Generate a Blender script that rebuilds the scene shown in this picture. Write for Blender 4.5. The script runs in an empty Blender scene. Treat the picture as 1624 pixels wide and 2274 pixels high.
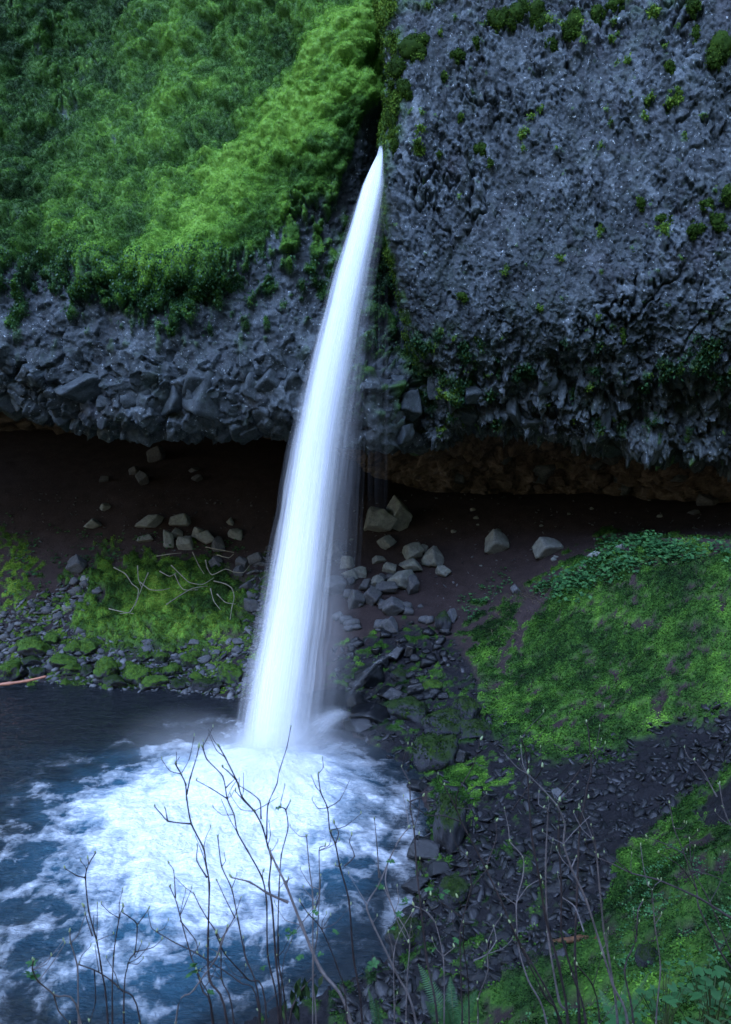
import bpy, math, random
import numpy as np

# ------------------------------------------------------------------ camera, world, sun, exposure
scene = bpy.context.scene
COL = scene.collection
F = 1769.0                       # focal length in photo units (photo = 1624 x 2274 units)
PITCH = math.atan(137.0 / F)
cam_d = bpy.data.cameras.new('camera')
cam = bpy.data.objects.new('camera', cam_d)
COL.objects.link(cam)
cam_d.sensor_fit = 'VERTICAL'
cam_d.sensor_height = 36.0
cam_d.sensor_width = 36.0
cam_d.lens = F / 2274.0 * 36.0
cam_d.dof.use_dof = True
cam_d.dof.focus_distance = 32.0
cam_d.dof.aperture_fstop = 7.1
cam_d.clip_start = 0.05
cam_d.clip_end = 600.0
cam.rotation_euler = (math.pi / 2 - PITCH, 0, 0)
scene.camera = cam

SUN_EL, SUN_AZ = math.radians(52), math.radians(204)
world = bpy.data.worlds.new('World')
scene.world = world
world.use_nodes = True
wn = world.node_tree
bg = wn.nodes['Background']
sky = wn.nodes.new('ShaderNodeTexSky')
sky.sky_type = 'NISHITA'
sky.sun_disc = False
sky.sun_elevation = SUN_EL
sky.sun_rotation = SUN_AZ
sky.altitude = 200
wn.links.new(sky.outputs[0], bg.inputs[0])
bg.inputs[1].default_value = 0.12

sun_d = bpy.data.lights.new('sun', 'SUN')
sun_d.energy = 2.1
sun_d.angle = math.radians(38)
sun_d.color = (0.32, 0.51, 1.0)
sun = bpy.data.objects.new('sun', sun_d)
COL.objects.link(sun)
# from above, behind and a little left of the camera
sun.rotation_euler = (math.radians(38), 0, math.radians(-24))

scene.view_settings.view_transform = 'Standard'
scene.view_settings.look = 'None'
scene.view_settings.gamma = 1.0
scene.view_settings.exposure = 1.6
scene.view_settings.use_curve_mapping = False
cy = scene.cycles
cy.max_bounces = 8
cy.diffuse_bounces = 5
cy.glossy_bounces = 3
cy.transmission_bounces = 4
cy.transparent_max_bounces = 56
cy.volume_bounces = 4
cy.use_denoising = True
cy.sample_clamp_indirect = 6.0

rng = np.random.default_rng(7)

# ------------------------------------------------------------------ photo geometry helpers
CP, SP = math.cos(PITCH), math.sin(PITCH)


def rays(u, v):
    a = (np.asarray(u, float) - 812.0) / F
    b = (1137.0 - np.asarray(v, float)) / F
    fy = CP + b * SP
    fz = -SP + b * CP
    return a / fy, fz / fy


def P3(u, v, Y):
    ax, az = rays(u, v)
    Y = np.asarray(Y, float)
    return np.stack(np.broadcast_arrays(ax * Y, Y, az * Y), -1)


def proj(p):
    x, y, z = p[..., 0], p[..., 1], p[..., 2]
    d = np.maximum(y * CP - z * SP, 0.05)
    return 812.0 + F * x / d, 1137.0 - F * (y * SP + z * CP) / d


# ------------------------------------------------------------------ noise
def _h(ix, iy, iz, s):
    with np.errstate(over='ignore'):
        h = ix.astype(np.uint32) * np.uint32(374761393) + iy.astype(np.uint32) * np.uint32(668265263) \
            + iz.astype(np.uint32) * np.uint32(2147483647) + np.uint32(s * 1274126177 & 0xffffffff)
        h ^= h >> np.uint32(13)
        h *= np.uint32(1274126177)
        h ^= h >> np.uint32(16)
        h *= np.uint32(2246822519)
        h ^= h >> np.uint32(15)
    return h


def _f(h):
    return h.astype(np.float32) * np.float32(1.0 / 4294967296.0)


def vnoise(p, seed=0):
    """smooth gradient noise, about -1..1"""
    p = np.asarray(p, np.float32)
    i = np.floor(p).astype(np.int32)
    f = p - i
    w = f * f * f * (f * (f * 6 - 15) + 10)
    out = np.zeros(p.shape[0], np.float32)
    for dx in (0, 1):
        wx = w[:, 0] if dx else 1 - w[:, 0]
        for dy in (0, 1):
            wy = w[:, 1] if dy else 1 - w[:, 1]
            for dz in (0, 1):
                wz = w[:, 2] if dz else 1 - w[:, 2]
                h = _h(i[:, 0] + dx, i[:, 1] + dy, i[:, 2] + dz, seed)
                gx = ((h & np.uint32(1023)).astype(np.float32) / 511.5 - 1)
                gy = (((h >> np.uint32(10)) & np.uint32(1023)).astype(np.float32) / 511.5 - 1)
                gz = (((h >> np.uint32(20)) & np.uint32(1023)).astype(np.float32) / 511.5 - 1)
                out += wx * wy * wz * (gx * (f[:, 0] - dx) + gy * (f[:, 1] - dy) + gz * (f[:, 2] - dz))
    return out * 1.5


def fbm(p, scale, octv=4, seed=0, gain=0.5):
    p = np.asarray(p, np.float32)
    o = np.zeros(p.shape[0], np.float32)
    a, s, t = 1.0, 1.0 / scale, 0.0
    for k in range(octv):
        o += a * vnoise(p * s, seed + k * 17)
        t += a
        a *= gain
        s *= 2.03
    return o / t


def cells(p, scale, seed=0):
    """nearest feature point: (distance, tilt value, id 0..1)"""
    q = np.asarray(p, np.float32) / scale
    b = np.floor(q - 0.5).astype(np.int32)
    best = np.full(q.shape[0], 1e9, np.float32)
    tilt = np.zeros(q.shape[0], np.float32)
    idv = np.zeros(q.shape[0], np.float32)
    for dx in (0, 1):
        for dy in (0, 1):
            for dz in (0, 1):
                c = b + np.array([dx, dy, dz], np.int32)
                h = _h(c[:, 0], c[:, 1], c[:, 2], seed)
                j = np.stack([(h & np.uint32(1023)), (h >> np.uint32(10)) & np.uint32(1023),
                              (h >> np.uint32(20)) & np.uint32(1023)], -1).astype(np.float32) / 1023.0
                d = q - c - 0.5 - (j - 0.5) * 0.9
                r = (d * d).sum(-1)
                h2 = _h(c[:, 0], c[:, 1], c[:, 2], seed + 5)
                g = np.stack([(h2 & np.uint32(1023)), (h2 >> np.uint32(10)) & np.uint32(1023),
                              (h2 >> np.uint32(20)) & np.uint32(1023)], -1).astype(np.float32) / 511.5 - 1
                m = r < best
                best = np.where(m, r, best)
                tilt = np.where(m, (g * d).sum(-1), tilt)
                idv = np.where(m, _f(h ^ h2), idv)
    return np.sqrt(best), tilt, idv


def sstep(a, b, x):
    t = np.clip((x - a) / (b - a), 0, 1)
    return t * t * (3 - 2 * t)


def poly_sd(u, v, poly):
    """signed distance to polygon in photo units (positive inside)"""
    poly = np.asarray(poly, np.float32)
    u = np.asarray(u, np.float32)
    v = np.asarray(v, np.float32)
    d = np.full(u.shape, 1e9, np.float32)
    ins = np.zeros(u.shape, bool)
    n = len(poly)
    for i in range(n):
        ax, ay = poly[i]
        bx, by = poly[(i + 1) % n]
        ex, ey = bx - ax, by - ay
        t = np.clip(((u - ax) * ex + (v - ay) * ey) / (ex * ex + ey * ey + 1e-9), 0, 1)
        d = np.minimum(d, (u - ax - t * ex) ** 2 + (v - ay - t * ey) ** 2)
        if ay != by:
            c = ((ay > v) != (by > v)) & (u < ex * (v - ay) / (by - ay) + ax)
            ins ^= c
    d = np.sqrt(d)
    return np.where(ins, d, -d)


# ------------------------------------------------------------------ mesh helpers
def make_mesh(name, V, faces, mat=None, attrs=None, smooth=False, uv=None, mats=None, midx=None):
    me = bpy.data.meshes.new(name)
    V = np.asarray(V, np.float32)
    me.vertices.add(len(V))
    me.vertices.foreach_set('co', V.ravel())
    if not isinstance(faces, (list, tuple)):
        faces = [faces]
    loops, starts, tot = [], [], 0
    for f in faces:
        f = np.asarray(f, np.int32)
        if len(f) == 0:
            continue
        loops.append(f.ravel())
        starts.append(tot + np.arange(len(f), dtype=np.int32) * f.shape[1])
        tot += f.size
    loops = np.concatenate(loops)
    starts = np.concatenate(starts)
    me.loops.add(len(loops))
    me.loops.foreach_set('vertex_index', loops)
    me.polygons.add(len(starts))
    me.polygons.foreach_set('loop_start', starts)
    if smooth:
        me.polygons.foreach_set('use_smooth', np.ones(len(starts), bool))
    if attrs:
        for k, a in attrs.items():
            at = me.attributes.new(k, 'FLOAT', 'POINT')
            at.data.foreach_set('value', np.asarray(a, np.float32).ravel())
    if uv is not None:
        l = me.uv_layers.new(name='UVMap')
        l.data.foreach_set('uv', np.asarray(uv, np.float32)[loops].ravel())
    if mats:
        for m in mats:
            me.materials.append(m)
        if midx is not None:
            me.polygons.foreach_set('material_index', np.asarray(midx, np.int32))
    elif mat is not None:
        me.materials.append(mat)
    me.update(calc_edges=True)
    return me


def link(name, me, parent=None, loc=None, label=None, cat=None, group=None, kind=None):
    o = bpy.data.objects.new(name, me)
    COL.objects.link(o)
    if parent is not None:
        o.parent = parent
    if loc is not None:
        o.location = loc
    return tag(o, label, cat, group, kind)


def tag(o, label=None, cat=None, group=None, kind=None):
    if label:
        o['label'] = label
    if cat:
        o['category'] = cat
    if group:
        o['group'] = group
    if kind:
        o['kind'] = kind
    return o


def grid_faces(nr, nc):
    i = np.arange(nr * nc, dtype=np.int32).reshape(nr, nc)
    return np.stack([i[:-1, :-1], i[:-1, 1:], i[1:, 1:], i[1:, :-1]], -1).reshape(-1, 4)


def catmull(C, t):
    """C (n, ...) control rows, t float params in [0, n-1]"""
    n = len(C)
    i = np.clip(np.floor(t).astype(int), 0, n - 2)
    f = (t - i).reshape((-1,) + (1,) * (C.ndim - 1))
    p0 = np.where(((i - 1) < 0).reshape(f.shape), 2 * C[0] - C[1], C[np.maximum(i - 1, 0)])
    p1, p2 = C[i], C[i + 1]
    p3 = np.where(((i + 2) > n - 1).reshape(f.shape), 2 * C[n - 1] - C[n - 2], C[np.minimum(i + 2, n - 1)])
    # tension 0.5 keeps overshoot small
    return p1 + 0.5 * f * (p2 - p0 + f * (2 * p0 - 5 * p1 + 4 * p2 - p3 + f * (3 * (p1 - p2) + p3 - p0)))


def params(counts):
    t = []
    for k, c in enumerate(counts):
        t.append(k + np.arange(c) / c)
    t.append(np.array([float(len(counts))]))
    return np.concatenate(t)


def grid_normals(G):
    ds = np.gradient(G, axis=1)
    dt = np.gradient(G, axis=0)
    n = np.cross(ds, dt)
    n /= np.linalg.norm(n, axis=-1, keepdims=True) + 1e-9
    return n


# ------------------------------------------------------------------ materials
def new_mat(name):
    m = bpy.data.materials.new(name)
    m.use_nodes = True
    nt = m.node_tree
    b = nt.nodes['Principled BSDF']
    return m, nt, b


def N(nt, typ, **kw):
    n = nt.nodes.new(typ)
    for k, v in kw.items():
        if k.startswith('_'):
            setattr(n, k[1:], v)
        else:
            n.inputs[k].default_value = v
    return n


def ramp(nt, fac, stops, interp='LINEAR'):
    r = nt.nodes.new('ShaderNodeValToRGB')
    r.color_ramp.interpolation = interp
    el = r.color_ramp.elements
    while len(el) < len(stops):
        el.new(0.5)
    for e, (p, c) in zip(el, stops):
        e.position = p
        e.color = (c[0], c[1], c[2], 1) if not isinstance(c, (int, float)) else (c, c, c, 1)
    nt.links.new(fac, r.inputs[0])
    return r.outputs[0]


def mixc(nt, fac, a, b, mode='MIX'):
    m = nt.nodes.new('ShaderNodeMix')
    m.data_type = 'RGBA'
    m.blend_type = mode
    for idx, val in ((0, fac), (6, a), (7, b)):
        if isinstance(val, (int, float)):
            m.inputs[idx].default_value = val
        elif isinstance(val, tuple):
            m.inputs[idx].default_value = (val[0], val[1], val[2], 1)
        else:
            nt.links.new(val, m.inputs[idx])
    return m.outputs[2]


def math_n(nt, op, a, b=None, clamp=False):
    m = nt.nodes.new('ShaderNodeMath')
    m.operation = op
    m.use_clamp = clamp
    for i, v in enumerate((a, b)):
        if v is None:
            continue
        if isinstance(v, (int, float)):
            m.inputs[i].default_value = v
        else:
            nt.links.new(v, m.inputs[i])
    return m.outputs[0]


def attr(nt, name):
    a = nt.nodes.new('ShaderNodeAttribute')
    a.attribute_name = name
    return a.outputs['Fac']


def noise(nt, scale, detail=4, rough=0.55, vec=None, dist=0.0):
    n = N(nt, 'ShaderNodeTexNoise', Scale=scale, Detail=detail, Roughness=rough, Distortion=dist)
    if vec is not None:
        nt.links.new(vec, n.inputs['Vector'])
    return n.outputs['Fac']


def objco(nt):
    return nt.nodes.new('ShaderNodeTexCoord').outputs['Object']


def bump(nt, b, h, strength, dist):
    n = N(nt, 'ShaderNodeBump', Strength=strength, Distance=dist)
    nt.links.new(h, n.inputs['Height'])
    nt.links.new(n.outputs[0], b.inputs['Normal'])


MOSS_STOPS = [(0.0, (0.008, 0.020, 0.007)), (0.3, (0.020, 0.058, 0.010)), (0.6, (0.060, 0.145, 0.020)),
              (0.85, (0.130, 0.285, 0.032)), (1.0, (0.21, 0.39, 0.055))]


def rock_mat(name, dark, mid, light, lichen, lich_amt=0.66, rough=0.7, reddish=True, moss=True, sc=1.0, spec=0.35):
    m, nt, b = new_mat(name)
    co = objco(nt)
    big = noise(nt, 0.35 * sc, 4, 0.6, co)
    med = noise(nt, 2.2 * sc, 6, 0.65, co)
    fine = noise(nt, 11.0 * sc, 5, 0.7, co)
    tone = attr(nt, 'tone')
    s = math_n(nt, 'ADD', math_n(nt, 'MULTIPLY', med, 0.55), math_n(nt, 'MULTIPLY', fine, 0.45))
    s = math_n(nt, 'ADD', s, math_n(nt, 'MULTIPLY', tone, 0.30))
    c = ramp(nt, s, [(0.36, dark), (0.56, mid), (0.82, light)])
    if reddish:
        c = mixc(nt, math_n(nt, 'MULTIPLY', ramp(nt, big, [(0.54, 0.0), (0.70, 1.0)]), 0.35), c,
                 (mid[0] * 1.25, mid[1] * 0.85, mid[2] * 0.95))
    mpz = nt.nodes.new('ShaderNodeMapping')
    mpz.inputs['Scale'].default_value = (1.3 * sc, 1.3 * sc, 0.16 * sc)
    nt.links.new(co, mpz.inputs[0])
    stn = noise(nt, 1.0, 5, 0.65, mpz.outputs[0], 0.4)
    c = mixc(nt, ramp(nt, stn, [(0.50, 0.0), (0.66, 0.62)]), c, (dark[0] * 1.3, dark[1] * 1.5, dark[2] * 1.2))
    c = mixc(nt, ramp(nt, noise(nt, 0.9 * sc, 6, 0.7, co, 0.5), [(0.56, 0.0), (0.70, 0.5)]), c, (mid[0] * 0.9, mid[1] * 1.15, mid[2] * 0.7))
    li = noise(nt, 6.5 * sc, 6, 0.75, co, 0.3)
    c = mixc(nt, ramp(nt, li, [(lich_amt, 0.0), (lich_amt + 0.06, 0.8)]), c, lichen)
    if moss:
        mk = attr(nt, 'moss')
        mc = ramp(nt, math_n(nt, 'ADD', math_n(nt, 'MULTIPLY', fine, 0.6), math_n(nt, 'MULTIPLY', attr(nt, 'tint'), 0.55)),
                  [(p * 0.8 + 0.1, cc) for p, cc in MOSS_STOPS])
        c = mixc(nt, mk, c, mc)
    nt.links.new(c, b.inputs['Base Color'])
    b.inputs['Roughness'].default_value = rough
    b.inputs['Specular IOR Level'].default_value = spec
    bump(nt, b, math_n(nt, 'ADD', fine, math_n(nt, 'MULTIPLY', med, 1.5)), 0.7, 0.05 / sc)
    return m


M_CLIFF = rock_mat('basalt_cliff', (0.010, 0.0135, 0.015), (0.045, 0.056, 0.060), (0.155, 0.18, 0.188), (0.56, 0.62, 0.62), 0.61)
M_BLOCK = rock_mat('basalt_block_rock', (0.015, 0.019, 0.021), (0.056, 0.069, 0.073), (0.155, 0.18, 0.188), (0.45, 0.46, 0.47), 0.63, moss=False, reddish=False, sc=1.3)
M_CAVE = rock_mat('cave_conglomerate', (0.022, 0.017, 0.013), (0.080, 0.062, 0.048), (0.18, 0.145, 0.115), (0.16, 0.18, 0.12), 0.62, rough=0.9, reddish=False, moss=False)
M_TAN = rock_mat('pale_grey_boulder', (0.085, 0.088, 0.080), (0.19, 0.197, 0.178), (0.32, 0.33, 0.30), (0.34, 0.35, 0.32), 0.66, rough=0.85, reddish=False, moss=False, sc=1.6)
M_WET = rock_mat('wet_black_rock', (0.003, 0.0035, 0.004), (0.009, 0.010, 0.012), (0.026, 0.027, 0.031), (0.05, 0.05, 0.055), 0.70, rough=0.24, reddish=False, moss=False, sc=1.6, spec=0.5)
M_SCREE = rock_mat('dark_scree_stone', (0.004, 0.0045, 0.005), (0.015, 0.015, 0.017), (0.050, 0.050, 0.053), (0.13, 0.13, 0.15), 0.68, rough=0.42, reddish=False, moss=False, sc=3.0, spec=0.35)
M_GREY = rock_mat('grey_talus_stone', (0.03, 0.031, 0.034), (0.085, 0.086, 0.09), (0.17, 0.17, 0.17), (0.25, 0.26, 0.25), 0.67, rough=0.8, reddish=False, moss=False, sc=2.5)


def mossy_rock_mat(name, lo, hi, bright=0.5):
    m, nt, b = new_mat(name)
    co = objco(nt)
    geo = nt.nodes.new('ShaderNodeNewGeometry')
    sep = nt.nodes.new('ShaderNodeSeparateXYZ')
    nt.links.new(geo.outputs['Normal'], sep.inputs[0])
    med = noise(nt, 3.0, 5, 0.6, co)
    fine = noise(nt, 22.0, 4, 0.7, co)
    k = math_n(nt, 'ADD', sep.outputs[2], math_n(nt, 'MULTIPLY', math_n(nt, 'SUBTRACT', med, 0.5), 1.6))
    mk = ramp(nt, k, [(lo, 0.0), (hi, 1.0)])
    rc = ramp(nt, math_n(nt, 'ADD', math_n(nt, 'MULTIPLY', med, 0.5), math_n(nt, 'MULTIPLY', fine, 0.5)),
              [(0.35, (0.012, 0.013, 0.015)), (0.55, (0.035, 0.036, 0.042)), (0.75, (0.09, 0.09, 0.10))])
    mc = ramp(nt, math_n(nt, 'ADD', math_n(nt, 'MULTIPLY', fine, 0.55), math_n(nt, 'MULTIPLY', med, 0.45)),
              [(0.30, (0.012, 0.028, 0.006)), (0.5, tuple(x * bright * 2 for x in (0.035, 0.080, 0.010))),
               (0.72, tuple(x * bright * 2 for x in (0.09, 0.165, 0.018)))])
    nt.links.new(mixc(nt, mk, rc, mc), b.inputs['Base Color'])
    r = mixc(nt, mk, (0.4, 0.4, 0.4), (0.95, 0.95, 0.95))
    nt.links.new(r, b.inputs['Roughness'])
    b.inputs['Specular IOR Level'].default_value = 0.3
    bump(nt, b, math_n(nt, 'ADD', fine, med), 0.9, 0.05)
    return m


M_MROCK = mossy_rock_mat('moss_covered_rock', -0.05, 0.25, 0.55)
M_MDARK = mossy_rock_mat('dark_moss_rock', 0.25, 0.8, 0.18)


def leaf_mat(name, stops=MOSS_STOPS, trans=0.25, rough=0.8, spec=0.06):
    m, nt, b = new_mat(name)
    c = ramp(nt, attr(nt, 'tint'), stops)
    nt.links.new(c, b.inputs['Base Color'])
    b.inputs['Roughness'].default_value = rough
    b.inputs['Specular IOR Level'].default_value = spec
    t = nt.nodes.new('ShaderNodeBsdfTranslucent')
    nt.links.new(c, t.inputs['Color'])
    mx = nt.nodes.new('ShaderNodeMixShader')
    mx.inputs[0].default_value = trans
    nt.links.new(b.outputs[0], mx.inputs[1])
    nt.links.new(t.outputs[0], mx.inputs[2])
    nt.links.new(mx.outputs[0], nt.nodes['Material Output'].inputs[0])
    return m


M_LEAF = leaf_mat('moss_and_herb_leaves', trans=0.15)
M_LEAF2 = leaf_mat('yellow_green_moss', [(0.0, (0.014, 0.030, 0.007)), (0.4, (0.046, 0.092, 0.013)), (0.75, (0.115, 0.20, 0.024)), (1.0, (0.21, 0.31, 0.05))])
M_BROAD = leaf_mat('broad_leaf', [(0.0, (0.012, 0.045, 0.016)), (0.5, (0.03, 0.105, 0.032)), (1.0, (0.08, 0.21, 0.06))], 0.3, 0.55, 0.25)
M_FERN = leaf_mat('fern_leaf', [(0.0, (0.012, 0.04, 0.016)), (0.5, (0.03, 0.09, 0.03)), (1.0, (0.07, 0.17, 0.06))], 0.25, 0.5, 0.3)
M_BUD = leaf_mat('pale_bud', [(0.0, (0.16, 0.22, 0.08)), (0.5, (0.32, 0.40, 0.18)), (1.0, (0.60, 0.66, 0.48))], 0.3, 0.5, 0.3)
M_STRAW = leaf_mat('dry_grass', [(0.0, (0.05, 0.04, 0.025)), (0.5, (0.13, 0.11, 0.06)), (1.0, (0.25, 0.21, 0.13))], 0.2, 0.8, 0.2)


def bark_mat(name, a, b_, sc=60):
    m, nt, b = new_mat(name)
    co = objco(nt)
    n1 = noise(nt, sc * 0.12, 4, 0.6, co)
    n2 = noise(nt, sc, 5, 0.6, co)
    nt.links.new(ramp(nt, math_n(nt, 'ADD', math_n(nt, 'MULTIPLY', n1, 0.6), math_n(nt, 'MULTIPLY', n2, 0.4)), [(0.35, a), (0.65, b_)]), b.inputs['Base Color'])
    b.inputs['Roughness'].default_value = 0.6
    b.inputs['Specular IOR Level'].default_value = 0.3
    bump(nt, b, n2, 0.5, 0.003)
    return m


M_BARK = bark_mat('dark_twig_bark', (0.012, 0.009, 0.010), (0.055, 0.042, 0.042))
M_BARKG = bark_mat('grey_twig_bark', (0.06, 0.052, 0.052), (0.19, 0.165, 0.16))
M_DEAD = bark_mat('pale_dead_wood', (0.10, 0.09, 0.065), (0.26, 0.24, 0.18), 20)
M_ORANGE = bark_mat('orange_peeled_wood', (0.22, 0.085, 0.05), (0.42, 0.19, 0.12), 20)
M_ROT = bark_mat('rotten_brown_wood', (0.03, 0.015, 0.008), (0.12, 0.055, 0.025), 20)


def ground_mat():
    m, nt, b = new_mat('forest_ground')
    co = objco(nt)
    med = noise(nt, 1.6, 6, 0.65, co)
    fine = noise(nt, 14.0, 6, 0.7, co)
    peb = noise(nt, 38.0, 3, 0.6, co)
    s = math_n(nt, 'ADD', math_n(nt, 'MULTIPLY', med, 0.4), math_n(nt, 'MULTIPLY', fine, 0.6))
    dirt = ramp(nt, s, [(0.33, (0.015, 0.0105, 0.010)), (0.52, (0.036, 0.025, 0.0235)), (0.72, (0.066, 0.048, 0.045))])
    dirt = mixc(nt, ramp(nt, peb, [(0.66, 0.0), (0.70, 0.7)]), dirt, (0.13, 0.125, 0.12))
    scr = ramp(nt, math_n(nt, 'ADD', math_n(nt, 'MULTIPLY', peb, 0.5), math_n(nt, 'MULTIPLY', fine, 0.5)),
               [(0.36, (0.006, 0.006, 0.007)), (0.55, (0.016, 0.015, 0.017)), (0.72, (0.04, 0.038, 0.044))])
    c = mixc(nt, attr(nt, 'scree'), dirt, scr)
    mc = ramp(nt, math_n(nt, 'ADD', math_n(nt, 'MULTIPLY', fine, 0.6), math_n(nt, 'MULTIPLY', attr(nt, 'tint'), 0.5)),
              [(p * 0.8 + 0.1, cc) for p, cc in MOSS_STOPS])
    c = mixc(nt, attr(nt, 'moss'), c, mc)
    nt.links.new(c, b.inputs['Base Color'])
    nt.links.new(mixc(nt, attr(nt, 'scree'), (0.9, 0.9, 0.9), (0.65, 0.65, 0.65)), b.inputs['Roughness'])
    b.inputs['Specular IOR Level'].default_value = 0.15
    bump(nt, b, math_n(nt, 'ADD', fine, peb), 0.8, 0.04)
    return m


M_GROUND = ground_mat()


def water_mat():
    m, nt, b = new_mat('pool_water')
    co = objco(nt)
    foam = attr(nt, 'foam')
    aer = attr(nt, 'aer')
    fine = noise(nt, 9.0, 8, 0.72, co, 0.6)
    deep = ramp(nt, aer, [(0.0, (0.006, 0.008, 0.011)), (0.3, (0.008, 0.020, 0.028)), (0.65, (0.028, 0.095, 0.14)), (1.0, (0.11, 0.27, 0.37))])
    uvn = nt.nodes.new('ShaderNodeUVMap')
    mp2 = nt.nodes.new('ShaderNodeMapping')
    mp2.inputs['Scale'].default_value = (70.0, 1.3, 1.0)
    nt.links.new(uvn.outputs[0], mp2.inputs[0])
    silk = noise(nt, 1.0, 5, 0.65, mp2.outputs[0], 0.5)
    fo = math_n(nt, 'ADD', foam, math_n(nt, 'MULTIPLY', math_n(nt, 'SUBTRACT', silk, 0.5), 0.32))
    fo = math_n(nt, 'ADD', fo, math_n(nt, 'MULTIPLY', math_n(nt, 'SUBTRACT', fine, 0.5), 0.42))
    fo = math_n(nt, 'MULTIPLY', fo, ramp(nt, foam, [(0.0, 0.0), (0.12, 1.0)]))
    fk = ramp(nt, fo, [(0.0, 0.0), (0.35, 0.30), (0.95, 1.0)])
    c = mixc(nt, fk, deep, (0.86, 0.89, 0.92))
    nt.links.new(c, b.inputs['Base Color'])
    nt.links.new(ramp(nt, fo, [(0.05, 0.07), (0.5, 0.75)]), b.inputs['Roughness'])
    b.inputs['IOR'].default_value = 1.33
    mp = nt.nodes.new('ShaderNodeMapping')
    mp.inputs['Scale'].default_value = (1.0, 2.2, 1.0)
    nt.links.new(co, mp.inputs[0])
    rip = noise(nt, 4.0, 7, 0.68, mp.outputs[0], 0.6)
    bump(nt, b, rip, 0.9, 0.16)
    return m


M_WATER = water_mat()


def fall_mat(name, A, lo, hi, k1=20.0, k2=95.0, length=0.16):
    """long soft streaks along the flow; alpha from streak noise and the 'edge' attribute"""
    m, nt, b = new_mat(name)
    nt.nodes.remove(b)
    uvn = nt.nodes.new('ShaderNodeUVMap')
    outs = []
    for k, l, sc in ((k1, length * 0.6, 1.0), (k2, length * 1.1, 1.0)):
        mp = nt.nodes.new('ShaderNodeMapping')
        mp.inputs['Scale'].default_value = (k, l, 1)
        nt.links.new(uvn.outputs[0], mp.inputs[0])
        outs.append(noise(nt, 1.0, 3, 0.55, mp.outputs[0]))
    s = math_n(nt, 'ADD', math_n(nt, 'MULTIPLY', outs[0], 0.58), math_n(nt, 'MULTIPLY', outs[1], 0.42))
    al = ramp(nt, s, [(lo, 0.0), (hi, 1.0)])
    al = math_n(nt, 'MULTIPLY', math_n(nt, 'MULTIPLY', al, A), attr(nt, 'edge'), True)
    d = nt.nodes.new('ShaderNodeBsdfDiffuse')
    d.inputs[0].default_value = (0.95, 0.96, 0.98, 1)
    t = nt.nodes.new('ShaderNodeBsdfTranslucent')
    t.inputs[0].default_value = (0.95, 0.96, 0.98, 1)
    w = nt.nodes.new('ShaderNodeMixShader')
    w.inputs[0].default_value = 0.3
    nt.links.new(d.outputs[0], w.inputs[1])
    nt.links.new(t.outputs[0], w.inputs[2])
    tr = nt.nodes.new('ShaderNodeBsdfTransparent')
    mx = nt.nodes.new('ShaderNodeMixShader')
    nt.links.new(al, mx.inputs[0])
    nt.links.new(tr.outputs[0], mx.inputs[1])
    nt.links.new(w.outputs[0], mx.inputs[2])
    nt.links.new(mx.outputs[0], nt.nodes['Material Output'].inputs[0])
    return m


def mist_mat(name, dens, soft=1.0, nscale=1.2):
    """soft ball of spray: density falls off towards the rim of a unit sphere, in object space"""
    m, nt, b = new_mat(name)
    nt.nodes.remove(b)
    co = objco(nt)
    ln = nt.nodes.new('ShaderNodeVectorMath')
    ln.operation = 'LENGTH'
    nt.links.new(co, ln.inputs[0])
    fall = math_n(nt, 'SUBTRACT', 1.0, ln.outputs['Value'], True)
    fall = math_n(nt, 'POWER', fall, 1.6 * soft)
    ns = ramp(nt, noise(nt, nscale, 3, 0.6, co), [(0.30, 0.25), (0.7, 1.0)])
    d = math_n(nt, 'MULTIPLY', math_n(nt, 'MULTIPLY', fall, ns), dens)
    v = nt.nodes.new('ShaderNodeVolumePrincipled')
    v.inputs['Color'].default_value = (1.0, 1.0, 1.0, 1)
    v.inputs['Anisotropy'].default_value = 0.1
    nt.links.new(d, v.inputs['Density'])
    nt.links.new(v.outputs[0], nt.nodes['Material Output'].inputs['Volume'])
    return m


# ------------------------------------------------------------------ ground height field
WZ = -10.7                                  # pool level, eye = 0


def at_z(u, v, z):
    ax, az = rays(u, v)
    return (float(ax * z / az), float(z / az), z)


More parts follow.
